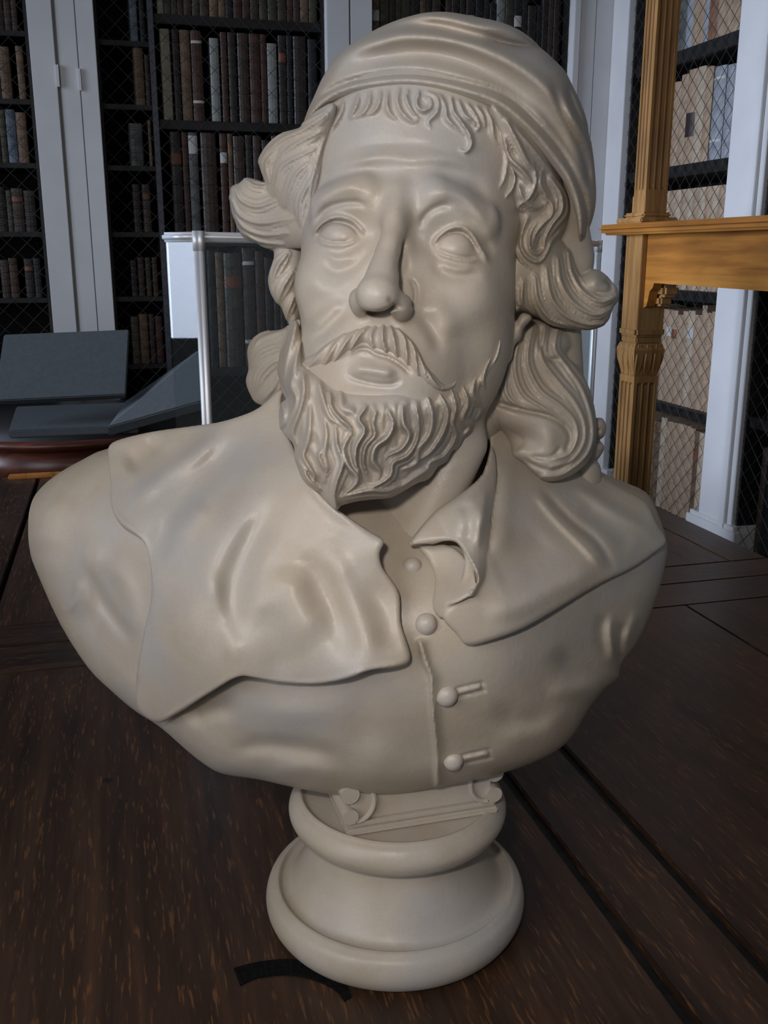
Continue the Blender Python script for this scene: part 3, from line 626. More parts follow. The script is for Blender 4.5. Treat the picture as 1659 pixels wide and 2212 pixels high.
# the turned-over front corner with its wavy edge
kf = poly_sd([(1062, 960), (1045, 1022), (996, 1066), (940, 1104), (884, 1170), (892, 1180), (912, 1174), (935, 1176), (957, 1169), (977, 1168), (993, 1178), (1008, 1202), (1024, 1227), (1032, 1248), (1028, 1264), (1014, 1280), (1018, 1292), (1040, 1276), (1052, 1240), (1060, 1180), (1066, 1100), (1074, 1020)], n=3)
kf2 = poly_sd([(905, 1180), (960, 1176), (990, 1190), (1012, 1215), (1028, 1243), (1026, 1266), (1018, 1286), (990, 1302), (964, 1314), (956, 1338), (938, 1322), (934, 1298), (940, 1250), (925, 1210)], n=3)
kf_mid = yf_coat - tps([(884, 1172, .020), (960, 1168, .030), (1003, 1192, .036), (1034, 1245, .036), (1018, 1284, .032), (960, 1305, .018), (950, 1330, .010), (1045, 1022, .060), (1056, 1120, .044), (990, 1066, .055), (940, 1104, .040), (1056, 1240, .018), (1064, 1120, .030), (1036, 1276, .020)])
kf2_mid = yf_coat - tps([(905, 1180, .010), (960, 1176, .012), (1012, 1215, .024), (1028, 1243, .032), (1016, 1278, .030), (958, 1303, .016), (940, 1312, .004), (936, 1250, .002), (975, 1235, .010)])
HKF = new_map(); ridge(HKF, [(890, 1174), (912, 1171), (935, 1172), (957, 1166), (978, 1165), (995, 1175), (1015, 1206), (1032, 1240), (1030, 1262), (1016, 1283), (965, 1302), (954, 1325)], 4, .0020, .03)
fold(HKF, [(1000, 1080), (1015, 1130), (1005, 1180)], 14, 14, -.004); fold(HKF, [(1050, 1050), (1040, 1120), (1030, 1190)], 10, 10, .003)
def f_collar(p):
    d = sheet(p, kl, kl_mid, .0045, .0050, .0045)
    d = smin(d, sheet(p, kr, kr_mid, .0040, .0045, .0045), .001)
    d = smin(d, sheet(p, kf, kf_mid - HKF, .0040, .0045, .0040), .001)
    return smin(d, sheet(p, kf2, kf2_mid, .0030, .0040, .0040), .001)
bpart('collar', sculpt('collar', (-.30, -.21, .21), (.32, .10, .56), .0016, f_collar), label='broad flat collar with curling edges')

# ---- buttons
def button(u, v, r):
    yq = float(samp(yf_coat, np.array([u]), np.array([v]))[0]); c = at(u, v, yq + (.0015 if v < 1300 else -.0008))
    bm = bmesh.new(); bmesh.ops.create_uvsphere(bm, u_segments=28, v_segments=18, radius=r)
    for w in bm.verts:
        w.co.y *= .72
        if w.co.y > -.002 and (w.co.x ** 2 + w.co.z ** 2) ** .5 > r * .92: w.co.x *= 1.06; w.co.z *= 1.06
    me = bpy.data.meshes.new('button'); bm.to_mesh(me); bm.free(); me.polygons.foreach_set('use_smooth', [True] * len(me.polygons))
    o = bpart('button', me); o.location = c; o.rotation_euler = (-.25, 0, 0)
for u, v, r in ((890, 1225, .0076), (921, 1348, .0082), (965, 1502, .0085), (979, 1643, .0080)): button(u, v, r)

# ---- socle
def lathe(name, prof, seg=128):
    V = []; Fc = []
    for r, z in prof:
        for k in range(seg):
            a = 2 * math.pi * k / seg; V.append((r * math.cos(a), r * math.sin(a), z))
    for i in range(len(prof) - 1):
        for k in range(seg): Fc.append((i * seg + k, i * seg + (k + 1) % seg, (i + 1) * seg + (k + 1) % seg, (i + 1) * seg + k))
    V += [(0, 0, prof[0][1]), (0, 0, prof[-1][1])]; a, b = len(V) - 2, len(V) - 1; n = (len(prof) - 1) * seg
    for k in range(seg): Fc.append((a, (k + 1) % seg, k)); Fc.append((b, n + k, n + (k + 1) % seg))
    return mesh_from(name, V, Fc, True)
SY = -.008
prof = smooth_line([(.108, 0), (.1195, .004), (.1265, .014), (.1285, .025), (.1255, .036), (.1190, .042)], 5).tolist() + [(.1165, .0435), (.1150, .0430), (.1140, .0400)] + smooth_line([(.1125, .0395), (.1040, .0430), (.0945, .0580), (.0870, .0740), (.0830, .0880), (.0825, .1060)], 5).tolist()
o = bpart('socle_base', lathe('socle_base', prof)); o.location = (0, SY, 0)
prof = [(.0825, .0900)] + smooth_line([(.0900, .0905), (.0995, .0935), (.1050, .1020), (.1055, .1100), (.1015, .1180), (.0965, .1225)], 5).tolist() + [(.0945, .1245), (.0925, .1240), (.0915, .1215), (.088, .1210)]
o = bpart('socle_disc', lathe('socle_disc', prof)); o.location = (.002, SY, .014)
# scroll block between socle and chest
BZ = .1345
def block():
    bm = bmesh.new()
    def slab(x0, x1, y0, y1, z0, z1, bev=.0015):
        r = bmesh.ops.create_cube(bm, size=1.0); vs = r['verts']
        for w in vs: w.co = Vector(((x0 + x1) / 2 + w.co.x * (x1 - x0), (y0 + y1) / 2 + w.co.y * (y1 - y0), (z0 + z1) / 2 + w.co.z * (z1 - z0)))
        es = list({e for w in vs for e in w.link_edges})
        bmesh.ops.bevel(bm, geom=es, offset=bev, segments=2, affect='EDGES')
    W_ = .146; D_ = .085
    slab(0, W_, 0, D_, 0, .007, .002); slab(.002, W_ - .002, .002, D_ - .002, .007, .012, .002)
    slab(.006, W_ - .006, .007, D_ - .007, .012, .062, .001)
    slab(.002, W_ - .002, .002, D_ - .002, .050, .056, .002); slab(0, W_, 0, D_, .056, .066, .002)
    for s in (0, 1):
        cx = .004 if s == 0 else W_ - .004; sg = 1 if s == 0 else -1
        # rolled scrolls at the ends
        for (zz, rr) in ((.019, .0075), (.041, .0085)):
            r = bmesh.ops.create_cone(bm, cap_ends=True, segments=24, radius1=rr, radius2=rr, depth=D_ - .004)
            for w in r['verts']: w.co = Vector((cx + w.co.x, D_ / 2 + w.co.z, zz + w.co.y))
        # C shaped moulding on the front
        n = 20; ring = []
        for k in range(n + 1):
            a = -math.pi / 2 + math.pi * k / n
            ring.append((cx + sg * (.006 + .017 * math.cos(a)), .031 + .019 * math.sin(a)))
        prev = None
        for k, (px, pz) in enumerate(ring):
            cur = []
            a = -math.pi / 2 + math.pi * k / n; dx, dz = sg * math.cos(a), math.sin(a)
            for q in range(8):
                b = 2 * math.pi * q / 8; cur.append(bm.verts.new((px + dx * .0026 * math.cos(b), .0055 - .0028 * math.sin(b), pz + dz * .0026 * math.cos(b))))
            if prev:
                for q in range(8): bm.faces.new((prev[q], prev[(q + 1) % 8], cur[(q + 1) % 8], cur[q]))
            prev = cur
    bmesh.ops.recalc_face_normals(bm, faces=bm.faces)
    me = bpy.data.meshes.new('scroll_block'); bm.to_mesh(me); bm.free(); return me
o = bpart('scroll_block', block(), label='small block with rolled scroll ends'); o.location = (-.044, -.090, BZ); o.rotation_euler = (0, 0, math.radians(16))
# ------------------------------------------------------------------ room: materials
def wood_mat(name, c_dark, c_mid, c_light, axis=1, rough=.4, scale=1.0, fleck=None, spec=.4, bump=.15):
    m, nt, b = new_mat(name); L = nt.links
    tc = nd(nt, 'ShaderNodeTexCoord'); mp = nd(nt, 'ShaderNodeMapping')
    sc = [38 * scale] * 3; sc[axis] = 2.2 * scale; mp.inputs['Scale'].default_value = sc
    L.new(tc.outputs['Object'], mp.inputs['Vector'])
    n1 = nd(nt, 'ShaderNodeTexNoise', Scale=1.0, Detail=6.0, Roughness=.65, Distortion=.4); L.new(mp.outputs[0], n1.inputs['Vector'])
    r = ramp(nt, n1.outputs[0], [(.32, c_dark), (.52, c_mid), (.70, c_light)])
    n2 = nd(nt, 'ShaderNodeTexNoise', Scale=2.3 * scale, Detail=3.0); L.new(tc.outputs['Object'], n2.inputs['Vector'])
    r2 = ramp(nt, n2.outputs[0], [(.35, (.55, .55, .55)), (.65, (1.15, 1.1, 1.05))])
    mx = nd(nt, 'ShaderNodeMix', data_type='RGBA', blend_type='MULTIPLY'); mx.inputs[0].default_value = .8
    L.new(r.outputs[0], mx.inputs[6]); L.new(r2.outputs[0], mx.inputs[7]); out = mx.outputs[2]
    if fleck:
        mp2 = nd(nt, 'ShaderNodeMapping'); s2 = [330 * scale] * 3; s2[axis] = 34 * scale; mp2.inputs['Scale'].default_value = s2
        mp2.inputs['Rotation'].default_value = (0, 0, .12); L.new(tc.outputs['Object'], mp2.inputs['Vector'])
        n3 = nd(nt, 'ShaderNodeTexNoise', Scale=1.0, Detail=2.0, Roughness=.5); L.new(mp2.outputs[0], n3.inputs['Vector'])
        f = ramp(nt, n3.outputs[0], [(.59, (0, 0, 0)), (.70, (1, 1, 1))])
        mm = nd(nt, 'ShaderNodeMath', operation='MULTIPLY'); L.new(f.outputs[0], mm.inputs[0]); L.new(n2.outputs[0], mm.inputs[1])
        mx2 = nd(nt, 'ShaderNodeMix', data_type='RGBA'); L.new(mm.outputs[0], mx2.inputs[0]); L.new(out, mx2.inputs[6]); mx2.inputs[7].default_value = (*fleck, 1); out = mx2.outputs[2]
        v = nd(nt, 'ShaderNodeTexVoronoi', Scale=9.0 * scale); L.new(tc.outputs['Object'], v.inputs['Vector'])
        f2 = ramp(nt, v.outputs['Distance'], [(.035, (.12, .12, .12)), (.075, (1, 1, 1))])
        mx3 = nd(nt, 'ShaderNodeMix', data_type='RGBA', blend_type='MULTIPLY'); mx3.inputs[0].default_value = .8
        L.new(out, mx3.inputs[6]); L.new(f2.outputs[0], mx3.inputs[7]); out = mx3.outputs[2]
    L.new(out, b.inputs['Base Color']); b.inputs['Specular IOR Level'].default_value = spec
    rr = nd(nt, 'ShaderNodeMapRange'); rr.inputs[3].default_value = rough - .08; rr.inputs[4].default_value = rough + .14
    L.new(n2.outputs[0], rr.inputs[0]); L.new(rr.outputs[0], b.inputs['Roughness'])
    bp = nd(nt, 'ShaderNodeBump', Strength=bump, Distance=.002); L.new(n1.outputs[0], bp.inputs['Height']); L.new(bp.outputs[0], b.inputs['Normal'])
    return m
def soft_mat(name, c1, c2, scale=20, rough=.7, spec=.3, bump=.1):
    m, nt, b = new_mat(name); tc = nd(nt, 'ShaderNodeTexCoord'); n = nd(nt, 'ShaderNodeTexNoise', Scale=scale, Detail=5.0)
    nt.links.new(tc.outputs['Object'], n.inputs['Vector']); r = ramp(nt, n.outputs[0], [(.35, c1), (.65, c2)])
    nt.links.new(r.outputs[0], b.inputs['Base Color']); b.inputs['Roughness'].default_value = rough; b.inputs['Specular IOR Level'].default_value = spec
    bp = nd(nt, 'ShaderNodeBump', Strength=bump, Distance=.002); nt.links.new(n.outputs[0], bp.inputs['Height']); nt.links.new(bp.outputs[0], b.inputs['Normal'])
    return m
TBL = dict(c_dark=(.022, .011, .006), c_mid=(.047, .0235, .0135), c_light=(.078, .039, .021), fleck=(.21, .09, .032), rough=.36, spec=.5)
M_TY = wood_mat('dark_oak_lengthwise', axis=1, **TBL); M_TX = wood_mat('dark_oak_crosswise', axis=0, **TBL)
M_OAKZ = wood_mat('golden_oak_upright', (.19, .09, .028), (.33, .17, .055), (.43, .25, .10), axis=2, rough=.42)
M_OAKY = wood_mat('golden_oak_rail', (.26, .095, .014), (.40, .16, .025), (.48, .215, .040), axis=1, rough=.42, scale=.8)
M_SHELF = wood_mat('black_stained_shelf', (.006, .005, .005), (.012, .010, .009), (.022, .018, .016), axis=0, rough=.5)
M_PAINT = soft_mat('white_gloss_paint', (.56, .55, .55), (.60, .59, .585), 6, .42, .4, .03)
M_DARKIN = plain('dark_case_interior', (.010, .009, .009), .8, .2)
M_WIRE = plain('brass_wire_darkened', (.035, .038, .036), .5, .4, .3)
M_ALU = plain('brushed_aluminium', (.78, .79, .82), .42, .5, .45)
M_FOAM = soft_mat('grey_foam', (.070, .076, .080), (.078, .085, .090), 60, .9, .15, .25)
M_MAHOG = wood_mat('red_mahogany', (.030, .008, .005), (.065, .017, .009), (.10, .028, .014), axis=0, rough=.25, spec=.5)
M_LEATHER = plain('black_leather_top', (.012, .011, .011), .55, .3)
M_FELT = soft_mat('black_webbing', (.004, .004, .004), (.008, .008, .008), 300, .95, .1, .4)
M_WALL = soft_mat('cream_wall_paint', (.42, .41, .38), (.46, .45, .42), 4, .7, .2, .03)
def glass_mat():
    m = bpy.data.materials.new('clear_glass'); m.use_nodes = True; nt = m.node_tree; nt.nodes.clear()
    o = nd(nt, 'ShaderNodeOutputMaterial'); t = nd(nt, 'ShaderNodeBsdfTransparent'); g = nd(nt, 'ShaderNodeBsdfGlossy'); g.inputs['Roughness'].default_value = .02
    t.inputs['Color'].default_value = (.93, .95, .95, 1)
    f = nd(nt, 'ShaderNodeFresnel', IOR=1.45); x = nd(nt, 'ShaderNodeMixShader')
    ge = nd(nt, 'ShaderNodeNewGeometry'); mm = nd(nt, 'ShaderNodeMath', operation='SUBTRACT'); mm.inputs[0].default_value = 1.0; nt.links.new(ge.outputs['Backfacing'], mm.inputs[1])
    m2 = nd(nt, 'ShaderNodeMath', operation='MULTIPLY'); nt.links.new(f.outputs[0], m2.inputs[0]); nt.links.new(mm.outputs[0], m2.inputs[1]); nt.links.new(m2.outputs[0], x.inputs[0]); nt.links.new(t.outputs[0], x.inputs[1]); nt.links.new(g.outputs[0], x.inputs[2]); nt.links.new(x.outputs[0], o.inputs[0])
    return m
M_GLASS = glass_mat()

# ------------------------------------------------------------------ box builders
def add_box(bm, x0, x1, y0, y1, z0, z1, bev=0.0):
    r = bmesh.ops.create_cube(bm, size=1.0); vs = r['verts']
    for w in vs: w.co = Vector(((x0 + x1) / 2 + w.co.x * (x1 - x0), (y0 + y1) / 2 + w.co.y * (y1 - y0), (z0 + z1) / 2 + w.co.z * (z1 - z0)))
    if bev > 0: bmesh.ops.bevel(bm, geom=list({e for w in vs for e in w.link_edges}), offset=bev, segments=2, affect='EDGES')
def done(bm, name, mat, parent=None, smooth=False, kind=None, label=None):
    me = bpy.data.meshes.new(name); bm.to_mesh(me); bm.free()
    if smooth: me.polygons.foreach_set('use_smooth', [True] * len(me.polygons))
    return link(name, me, mat, parent, kind, label)
def box(name, x0, x1, y0, y1, z0, z1, mat, parent=None, bev=0.0, kind=None, label=None):
    bm = bmesh.new(); add_box(bm, x0, x1, y0, y1, z0, z1, bev); return done(bm, name, mat, parent, False, kind, label)
def wray(u, v):
    o = BUST_M @ Vector((CAM_X, -CAM_D, CAM_H)); p = BUST_M @ Vector(at(u, v, 1.0)); return o, p - o
def wy(u, v, y): o, d = wray(u, v); return o + d * ((y - o.y) / d.y)
def wx(u, v, x): o, d = wray(u, v); return o + d * ((x - o.x) / d.x)
def wz(u, v, z=TABLE_Z): o, d = wray(u, v); return o + d * ((z - o.z) / d.z)

# ------------------------------------------------------------------ shell
YB, XW = 3.50, 1.967           # faces of the bookcases along the back and right walls
box('floor', -4.0, 2.5, -2.5, 4.1, -.05, 0, M_TX, kind='structure')
box('wall_back', -4.0, 2.5, 3.95, 4.05, 0, 3.4, M_WALL, kind='structure')
box('wall_right', 2.40, 2.50, -2.5, 3.95, 0, 3.4, M_WALL, kind='structure')
def trim(n, boards, hinges=()):
    t = bpy.data.objects.new('trim_%d' % n, None); COL.objects.link(t); t['kind'] = 'structure'
    for b in boards: box('board', *b, M_PAINT, t, .002)
    for h in hinges: box('hinge', *h, M_PAINT, t, .0006)
    return t
ZT = 3.1
trim(1, [(-.492, -.400, 3.470, 3.90, 0, ZT), (-.388, -.316, 3.476, 3.90, 0, ZT), (-.314, -.246, 3.476, 3.90, 0, ZT), (-.402, -.386, 3.50, 3.90, 0, ZT)],
     [(-.403, -.391, 3.464, 3.472, 2.02, 2.10), (-.320, -.310, 3.468, 3.478, 2.01, 2.09)])
trim(2, [(.675, .770, 3.470, 3.90, 0, ZT), (.776, .868, 3.470, 3.90, 0, ZT), (.768, .778, 3.49, 3.90, 0, ZT)])
trim(3, [(1.778, 1.806, 3.462, 3.90, 0, ZT), (1.807, 1.884, 3.474, 3.90, 0, ZT), (1.886, XW + .1, 3.474, 3.90, 0, ZT)])
trim(4, [(XW, 2.30, 3.345, 3.474, 0, ZT), (XW - .006, 2.30, 3.318, 3.343, .38, ZT), (XW - .014, 2.30, 3.26, 3.474, 0, .40)])
trim(5, [(XW, 2.30, 2.365, 2.508, .34, ZT), (XW - .008, 2.30, 2.325, 2.363, .34, ZT), (XW + .006, 2.30, 2.295, 2.324, .34, ZT), (XW - .012, 2.30, 2.245, 2.575, 0, .372), (XW - .006, 2.30, 2.262, 2.560, .372, .39)])

# ------------------------------------------------------------------ bookcases
def lattice(name, parent, plane, c, a0, a1, z0, z1, step=.054, t=.0011):
    """diamond wire mesh in the plane x=c or y=c"""
    V = []; F_ = []
    def wire(p, q):
        (pa, pz), (qa, qz) = p, q; d = math.hypot(qa - pa, qz - pz)
        if d < 1e-4: return
        na, nz = -(qz - pz) / d * t, (qa - pa) / d * t; k = len(V)
        for (a, z) in (p, q):
            for s, r in ((1, 0), (0, 1), (-1, 0), (0, -1)):
                aa, zz, cc = a + na * s, z + nz * s, c + t * r
                V.append((cc, aa, zz) if plane == 'x' else (aa, cc, zz))
        for i in range(4): F_.append((k + i, k + (i + 1) % 4, k + 4 + (i + 1) % 4, k + 4 + i))
        F_.append((k, k + 3, k + 2, k + 1)); F_.append((k + 4, k + 5, k + 6, k + 7))
    w, h = a1 - a0, z1 - z0; S = step * math.sqrt(2)
    n = int((w + h) / S) + 1
    for i in range(1, n + 1):
        s = i * S
        p = (a0 + max(0, s - h), z0 + min(s, h)); q = (a0 + min(s, w), z0 + max(0, s - w))
        if s < w + h: wire(p, q); wire((a0 + a1 - p[0], p[1]), (a0 + a1 - q[0], q[1]))
    o = link(name, mesh_from(name, V, F_), M_WIRE, parent, 'stuff'); return o
# colour names -> materials for book bindings
BC = {'dark brown': (.020, .013, .010), 'brown': (.042, .025, .017), 'red-brown': (.055, .022, .014), 'tan': (.135, .080, .045), 'cream': (.24, .22, .155),
      'pale grey': (.22, .225, .205), 'black': (.010, .010, .011), 'grey': (.085, .085, .08), 'olive': (.050, .044, .026), 'blue-grey': (.10, .125, .16)}
def book_mat(n, c, pale=False):
    m, nt, b = new_mat('binding_' + n.replace(' ', '_').replace('-', '_')); tc = nd(nt, 'ShaderNodeTexCoord'); oi = nd(nt, 'ShaderNodeObjectInfo')
    no = nd(nt, 'ShaderNodeTexNoise', Scale=30.0, Detail=4.0); ad = nd(nt, 'ShaderNodeVectorMath', operation='ADD')
    nt.links.new(tc.outputs['Object'], ad.inputs[0]); nt.links.new(oi.outputs['Random'], ad.inputs[1]); nt.links.new(ad.outputs[0], no.inputs['Vector'])
    k = .88 if c[0] > .15 else .62
    r = ramp(nt, no.outputs[0], [(.32, tuple(x * k for x in c)), (.68, tuple(min(1, x * (1 + (1 - k) * .9)) for x in c))])
    nt.links.new(r.outputs[0], b.inputs['Base Color']); b.inputs['Roughness'].default_value = .48; b.inputs['Specular IOR Level'].default_value = .45
    return m
BM = {n: book_mat(n, c) for n, c in BC.items()}
BM['sandy'] = book_mat('sandy', (.34, .235, .155)); BM['buff'] = book_mat('buff', (.40, .31, .22)); BM['silver-grey'] = book_mat('silver-grey', (.26, .27, .29)); BM['rusty'] = book_mat('rusty', (.20, .095, .055))
M_LABEL = {'pale': plain('paper_label', (.45, .43, .40), .6), 'red': plain('leather_label', (.16, .045, .022), .5), 'dark': plain('dark_leather_label', (.03, .013, .013), .5)}
book_mesh_cache = {}
def book_mesh(w, h, d, mat):
    key = (round(w * 250), round(h * 60), mat)
    if key in book_mesh_cache: return book_mesh_cache[key]
    bm = bmesh.new(); nseg = 5; rings = []
    zs = [0, .004]
    nb = 5
    for i in range(nb):
        z = h * (i + .9) / (nb + .6); zs += [z - .006, z - .003, z + .003, z + .006]
    zs += [h - .004, h]
    def prof(k): return 1.0 if k in (0, len(zs) - 1) else (1.0)
    for k, z in enumerate(zs):
        band = 0.0018 if (k >= 2 and k < len(zs) - 2 and (k - 2) % 4 in (1, 2)) else 0
        ring = []
        for i in range(nseg + 1):
            a = math.pi * i / nseg; ring.append(bm.verts.new((-w / 2 * math.cos(a) * (1 + band * 8 * 0), -(w * .16 + band) * math.sin(a) + .006 * 0, z)))
        ring.append(bm.verts.new((w / 2, d, z))); ring.append(bm.verts.new((-w / 2, d, z))); rings.append(ring)
    for a, b in zip(rings[:-1], rings[1:]):
        n = len(a)
        for i in range(n): bm.faces.new((a[i], a[(i + 1) % n], b[(i + 1) % n], b[i]))
    bm.faces.new(rings[0][::-1]); bm.faces.new(rings[-1])
    me = bpy.data.meshes.new('book'); bm.to_mesh(me); bm.free(); me.materials.append(BM[mat]); book_mesh_cache[key] = me
    return me
ORD = ['first', 'second', 'third', 'fourth', 'fifth', 'sixth', 'seventh', 'eighth', 'ninth', 'tenth', 'eleventh', 'twelfth', 'thirteenth', 'fourteenth', 'fifteenth', 'sixteenth', 'seventeenth', 'eighteenth', 'nineteenth', 'twentieth', 'twenty-first', 'twenty-second', 'twenty-third', 'twenty-fourth', 'twenty-fifth', 'twenty-sixth']
def put_row(items, z, wall, case, shelf, group):
    """items: (centre along the wall, width, height, colour, label kind or None), in picture order from the left"""
    for i, (c, w, h, colr, lab) in enumerate(items):
        dep = .22
        o = bpy.data.objects.new('book', book_mesh(w, h, dep, colr)); COL.objects.link(o)
        if wall == 'back': o.location = (c, YB + .060, z + .0008)
        else: o.location = (XW + .075, c, z + .0008); o.rotation_euler = (0, 0, -math.pi / 2)
        real_w = w
        if lab:
            for (f0, f1) in ({'two': [(.20, .23), (.86, .89)], 'one': [(.72, .82)], 'top': [(.80, .97)], 'red': [(.70, .80)], 'mid': [(.30, .55)]}[lab]):
                bm = bmesh.new(); ns = 6; lo_, hi_ = [], []
                for s in range(ns + 1):
                    a = math.pi * (.06 + .88 * s / ns); x = -w / 2 * 1.01 * math.cos(a); y = -(w * .16 + .0022) * math.sin(a) - .0004
                    lo_.append(bm.verts.new((x, y, h * f0))); hi_.append(bm.verts.new((x, y, h * f1)))
                for s in range(ns): bm.faces.new((lo_[s], lo_[s + 1], hi_[s + 1], hi_[s]))
                me = bpy.data.meshes.new('spine_label'); bm.to_mesh(me); bm.free()
                link('spine_label', me, M_LABEL['red' if lab == 'red' else ('dark' if lab == 'mid' else 'pale')], o)
        size = 'tall' if h > .31 else ('small' if h < .17 else '')
        wd = 'thick' if w > .045 else ('thin' if w < .022 else '')
        extra = {'two': ' with two pale bands', 'one': ' with pale label', 'top': ' with pale top', 'red': ' with red label', 'mid': ' with dark label', None: ''}[lab]
        adj = ' '.join(x for x in (size, wd, colr) if x)
        lb = '%s book%s, %s on %s, %s' % (adj, extra, ORD[i], shelf, case)
        if len(lb.split()) > 16: lb = '%s book%s, %s on %s, %s' % (colr, extra, ORD[i], shelf, case)
        tag(o, lb, 'book', group)
def fill(x0, x1, hmin, hmax, cols, wmin=.020, wmax=.045, seed=0, gap=.08, top=None):
    r = random.Random(seed); out = []; x = x0; run = r.uniform(hmin, hmax)
    while x < x1 - wmin:
        w = min(r.uniform(wmin, wmax), x1 - x)
        if r.random() < gap: x += w * .6; continue
        if r.random() < .3: run = r.uniform(hmin, hmax)
        h = min(hmax, max(hmin, run + r.uniform(-.012, .012)))
        lab = r.choice([None] * 7 + ['red', 'one'])
        out.append((x + w / 2, w * .96, h, r.choice(cols), lab)); x += w
    return out
def case_back(label, x0, x1, shelves, uprights=()):
    t = empty('bookcase', ((x0 + x1) / 2, YB, 0), 0, label, 'bookcase'); t.matrix_world = Matrix.Translation(((x0 + x1) / 2, YB, 0))
    ox = (x0 + x1) / 2
    box('back_panel', x0 - ox, x1 - ox, .36, .38, 0, ZT, M_DARKIN, t); box('side_panel', x0 - ox, x0 - ox + .012, .02, .37, 0, ZT, M_SHELF, t); box('side_panel', x1 - ox - .012, x1 - ox, .02, .37, 0, ZT, M_SHELF, t)
    for (a, b, z, th) in shelves: box('shelf', a - ox, b - ox, .035, .36, z - th, z, M_SHELF, t, .002)
    for u in uprights: box('upright', u - .011 - ox, u + .011 - ox, .018, .36, 0, ZT, M_GREYUP, t, .002)
    lattice('wire_mesh', t, 'y', .008, x0 - ox + .01, x1 - ox - .01, .12, ZT - .1)
    return t
M_GREYUP = plain('grey_edge_paint', (.055, .055, .062), .5, .4)
DK = ['dark brown', 'dark brown', 'brown', 'brown', 'red-brown', 'black', 'olive']
# left bay
sA = [1.214, 1.477, 1.742, 1.980, 2.227, 2.48, .93, .62]
case_back('dark wire-fronted bookcase at the left edge, behind the foam slabs', -1.25, -.496, [(-1.238, -.508, z, .020) for z in sA])
# middle bay: narrow shelves, an upright, wide folio shelves
sB = [1.215, 1.478, 1.740, 1.975, 2.212, .93]
shB = [(-.234, -.040, z, .020) for z in sB] + [(-.018, .665, z, .036) for z in (2.318, 1.922, 1.458, .905, .46)]
case_back('dark wire-fronted bookcase between the first and second white pilasters', -.246, .677, shB, [-.029])
case_back('dark wire-fronted bookcase behind the cap of the bust', .868, 1.778, [(.88, 1.766, z, .036) for z in (2.70, 2.04, 1.60, 1.15, .62)])
GA, GB, GC, GD, GE = 'books in the left edge bookcase', 'books on the narrow shelves', 'folio books in the middle bookcase', 'books behind the cap', 'books along the right wall'
cA = 'left edge bookcase'
for i, (z, hm, hx, nm) in enumerate([(2.227, .15, .20, 'top row'), (1.980, .19, .225, 'second row'), (1.742, .17, .205, 'third row'), (1.477, .16, .19, 'fourth row'), (1.214, .14, .20, 'fifth row')]):
    put_row(fill(-1.13, -.515, hm, hx, DK + ['tan', 'blue-grey'] * (i < 3), .022, .048, 40 + i), z, 'back', cA, nm, GA)
cB = 'narrow shelves by pilaster'
put_row([(-.094, .030, .19, 'blue-grey', 'top'), (-.060, .022, .17, 'black', None)], 2.212, 'back', cB, 'top shelf', GB)
put_row([(-.085, .040, .215, 'tan', None), (-.052, .018, .19, 'brown', None)], 1.975, 'back', cB, 'second shelf', GB)
put_row([(-.112, .055, .165, 'grey', None), (-.056, .012, .18, 'tan', None)], 1.740, 'back', cB, 'third shelf', GB)
put_row([(-.125, .032, .19, 'dark brown', None), (-.085, .034, .19, 'brown', 'red')], 1.478, 'back', cB, 'fourth shelf', GB)
put_row([(-.155, .026, .15, 'dark brown', None), (-.125, .026, .16, 'brown', None), (-.095, .022, .16, 'olive', None), (-.067, .022, .16, 'red-brown', None)], 1.215, 'back', cB, 'fifth shelf', GB)
put_row([(-.165, .032, .20, 'olive', None), (-.128, .036, .21, 'tan', None), (-.094, .022, .21, 'brown', None), (-.064, .030, .20, 'red-brown', None)], .93, 'back', cB, 'bottom visible shelf', GB)
def from_px(lst, z):
    out = []
    for (u0, u1, vt, colr, lab) in lst:
        a = wy(u0, 250, YB + .06); b = wy(u1, 250, YB + .06); t = wy((u0 + u1) / 2, vt, YB + .06)
        if b.x > .662: continue
        w_ = (b.x - a.x) * .97; out.append((min((a.x + b.x) / 2, .660 - w_ / 2), w_, min(max(.1, t.z - z), {2: .350, 3: .425, 4: .515}[round((2.79 - z) / .45)] - .006), colr, lab))
    return out
zx = lambda L, s, o: [(o[0] + a / s, o[0] + b / s, o[1] + c / s, k, l) for a, b, c, k, l in L]
cM = 'wide middle shelves'
put_row(from_px(zx([(52, 138, 110, 'cream', None), (152, 212, 118, 'dark brown', None), (218, 305, 115, 'tan', None), (310, 405, 120, 'red-brown', 'two'), (468, 545, 330, 'pale grey', None), (560, 614, 180, 'red-brown', None), (622, 690, 145, 'dark brown', None), (700, 795, 155, 'brown', None), (800, 888, 180, 'red-brown', None), (892, 944, 300, 'red-brown', None), (948, 1030, 375, 'pale grey', None), (1045, 1108, 280, 'dark brown', 'red'), (1112, 1160, 300, 'black', None), (1168, 1280, 285, 'dark brown', None), (1290, 1372, 340, 'black', None), (1378, 1418, 380, 'cream', None)], 3.95, (340, 0)), 1.922), 1.922, 'back', cM, 'second row', GC)
put_row(from_px(zx([(90, 188, 1085, 'dark brown', 'red'), (194, 245, 1090, 'red-brown', None), (250, 332, 1075, 'grey', 'top'), (355, 490, 1125, 'brown', None), (520, 582, 1130, 'red-brown', 'one'), (588, 630, 1110, 'tan', None), (635, 735, 1165, 'brown', None), (740, 800, 1155, 'dark brown', None), (805, 875, 1160, 'brown', None), (880, 960, 1200, 'black', None), (965, 1050, 1160, 'dark brown', None), (1055, 1120, 1180, 'brown', None), (1130, 1230, 1160, 'dark brown', None), ], 3.95, (340, 0)), 1.458), 1.458, 'back', cM, 'third row', GC)
